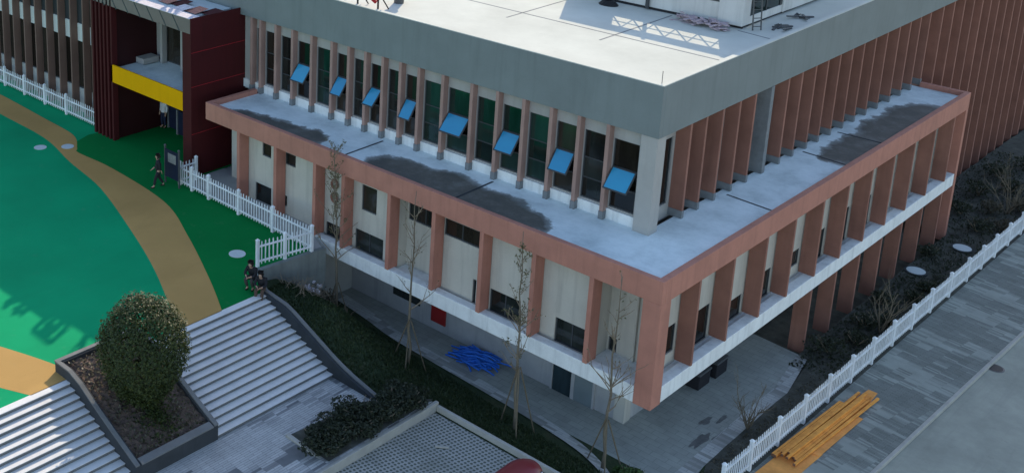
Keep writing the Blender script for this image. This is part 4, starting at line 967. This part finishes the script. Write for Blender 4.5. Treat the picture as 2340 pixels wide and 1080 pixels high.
# ------------------------------------------------------------------ PEOPLE
def skin_obj(name, pts, edges, radii, matn, parent, sub=1):
    me = bpy.data.meshes.new(name); me.from_pydata([tuple(p) for p in pts], edges, []); o = bpy.data.objects.new(name, me); COL.objects.link(o)
    md = o.modifiers.new('skin', 'SKIN'); md.use_smooth_shade = True
    sv = me.skin_vertices[0].data
    for i, r in enumerate(radii): sv[i].radius = (r, r) if isinstance(r, (int, float)) else r
    sv[0].use_root = True
    o.modifiers.new('sub', 'SUBSURF').levels = sub; o.modifiers['sub'].render_levels = sub
    me.materials.append(MATS[matn]); o.parent = parent; return o
def person(loc, rot, pose, label, shirt, trousers, group=None):
    """pose: dict of joint -> local (x right, y forward, z up)"""
    t_ = thing('person', loc, label, 'person', group); t_.rotation_euler = (0, 0, rot); J = {k: Vector(v) for k, v in pose.items()}
    names = ['pelvis', 'waist', 'chest', 'neck', 'chin', 'head', 'crown']
    pts = [J[n] for n in names]; rad_ = [.12, .115, .13, .05, .07, .095, .07]; ed = [(i, i + 1) for i in range(6)]
    face = (J['head'] - J['neck']); fwd = J['face'].normalized()
    pts.append(J['head'] + fwd * .105 - Vector((0, 0, .02))); rad_.append(.016); ed.append((5, 7))       # nose
    def chain(root, js, rs):
        prev = root
        for j, r in zip(js, rs): pts.append(Vector(j)); rad_.append(r); ed.append((prev, len(pts) - 1)); prev = len(pts) - 1
        return prev
    for s in ('l', 'r'):
        wv = chain(2, [J['shoulder_' + s], J['elbow_' + s], J['wrist_' + s]], [.06, .042, .028])
        d = (J['wrist_' + s] - J['elbow_' + s]).normalized(); side = d.cross(fwd); side = side.normalized() if side.length > .1 else Vector((1, 0, 0))
        palm = chain(wv, [J['wrist_' + s] + d * .07], [.032])
        for k, L in enumerate((.065, .08, .085, .075)):
            o_ = side * (.027 - .018 * k); b0 = J['wrist_' + s] + d * .10 + o_
            chain(palm, [b0, b0 + d * L * .6 + fwd * .012, b0 + d * L + fwd * .03], [.010, .009, .007])
        tb = J['wrist_' + s] + d * .055 + side * .045 + fwd * .01; chain(wv, [tb, tb + d * .05 + side * .02], [.012, .009])
        chain(0, [J['hip_' + s], J['knee_' + s], J['ankle_' + s], J['toe_' + s]], [.09, .062, .042, .035])
    skin_obj('body', pts, ed, rad_, 'skin', t_)
    p = [J['waist'], J['pelvis'] + Vector((0, 0, -.03)), J['chest'], J['neck'] - (J['neck'] - J['chest']) * .25]; r = [.16, .165, .175, .075]; ee = [(0, 1), (0, 2), (2, 3)]
    for s in ('l', 'r'):
        n = len(p); p += [J['shoulder_' + s], J['elbow_' + s], J['wrist_' + s] + (J['elbow_' + s] - J['wrist_' + s]) * .12]; r += [.088, .066, .048]; ee += [(2, n), (n, n + 1), (n + 1, n + 2)]
    skin_obj('jacket', p, ee, r, shirt, t_)
    p = [J['pelvis'], J['pelvis'] + Vector((0, 0, .06))]; r = [.145, .14]; ee = [(0, 1)]
    for s in ('l', 'r'):
        n = len(p); p += [J['hip_' + s], J['knee_' + s], J['ankle_' + s] + (J['knee_' + s] - J['ankle_' + s]) * .1]; r += [.11, .08, .062]; ee += [(0, n), (n, n + 1), (n + 1, n + 2)]
    skin_obj('trousers', p, ee, r, trousers, t_)
    for s in ('l', 'r'):
        a, b = J['ankle_' + s], J['toe_' + s]; d = (b - a); d.z = 0; d.normalize()
        skin_obj('shoe', [a - d * .05 - Vector((0, 0, .05)), a + d * .06 - Vector((0, 0, .05)), a + d * .17 - Vector((0, 0, .06))], [(0, 1), (1, 2)], [.045, .045, .035], 'hair', t_)
    c = J['head']; skin_obj('hair', [c - fwd * .03 + Vector((0, 0, .02)), c - fwd * .025 + Vector((0, 0, .06)), c - fwd * .06 - Vector((0, 0, .05))], [(0, 1), (0, 2)], [.104, .085, .075], 'hair', t_)
    sd = Vector((fwd.y, -fwd.x, 0)).normalized()
    for s in (-1, 1):
        m = MB(); pc = c + fwd * .088 + sd * .034 * s + Vector((0, 0, .012)); m.blob(pc, .012, .012, .009, random.Random(1), 6, 0)
        o = m.build('eye', 'black'); o.parent = t_
    return t_
stand = dict(pelvis=(0, 0, .93), waist=(0, .01, 1.08), chest=(0, .01, 1.30), neck=(0, .02, 1.46), chin=(0, .045, 1.52), head=(0, .04, 1.60), crown=(0, .03, 1.67), face=(0, 1, 0),
             shoulder_l=(-.18, 0, 1.38), elbow_l=(-.25, -.02, 1.12), wrist_l=(-.24, .06, .88), shoulder_r=(.18, 0, 1.38), elbow_r=(.25, -.04, 1.12), wrist_r=(.24, .04, .88),
             hip_l=(-.09, 0, .88), knee_l=(-.10, .03, .49), ankle_l=(-.10, -.02, .09), toe_l=(-.11, .13, .04), hip_r=(.09, 0, .88), knee_r=(.10, .05, .49), ankle_r=(.10, .02, .09), toe_r=(.11, .17, .04))
walk = dict(stand, knee_l=(-.09, .16, .52), ankle_l=(-.09, .24, .12), toe_l=(-.10, .38, .06), knee_r=(.09, -.04, .49), ankle_r=(.09, -.26, .14), toe_r=(.10, -.15, .05), wrist_l=(-.22, -.10, .92), wrist_r=(.22, .20, .93))
sit = dict(pelvis=(0, 0, .10), waist=(0, .05, .25), chest=(0, .14, .46), neck=(0, .22, .60), chin=(0, .26, .65), head=(0, .27, .73), crown=(0, .26, .80), face=(0, .9, -.35),
           shoulder_l=(-.18, .14, .53), elbow_l=(-.24, .28, .30), wrist_l=(-.10, .45, .28), shoulder_r=(.18, .14, .53), elbow_r=(.24, .28, .30), wrist_r=(.10, .45, .30),
           hip_l=(-.09, .04, .09), knee_l=(-.13, .45, .14), ankle_l=(-.12, .52, -.28), toe_l=(-.13, .66, -.34), hip_r=(.09, .04, .09), knee_r=(.13, .46, .14), ankle_r=(.12, .54, -.28), toe_r=(.13, .68, -.34))
squat = dict(sit, ankle_l=(-.12, .26, -.28), toe_l=(-.13, .40, -.34), ankle_r=(.12, .28, -.28), toe_r=(.13, .42, -.34))
person((-24.45, -1.95, .0), rad(150), walk, 'person in black walking on the green turf left of the picket fence', 'cloth_black', 'cloth_black')
person((-30.6, 3.2, 0), rad(185), stand, 'person in a white top standing under the yellow balcony', 'cloth_white', 'cloth_navy')
person((-14.35, -5.05, .36), rad(200), squat, 'person in dark clothes crouching on the turf at the top of the stairs', 'cloth_black', 'cloth_grey')
person((-13.85, -5.03, .10), rad(-150), dict(sit, ankle_l=(-.12, .5, -.30), ankle_r=(.12, .5, -.30)), 'person in a dark jacket sitting on the end of the sloping retaining wall', 'cloth_black', 'cloth_tan')
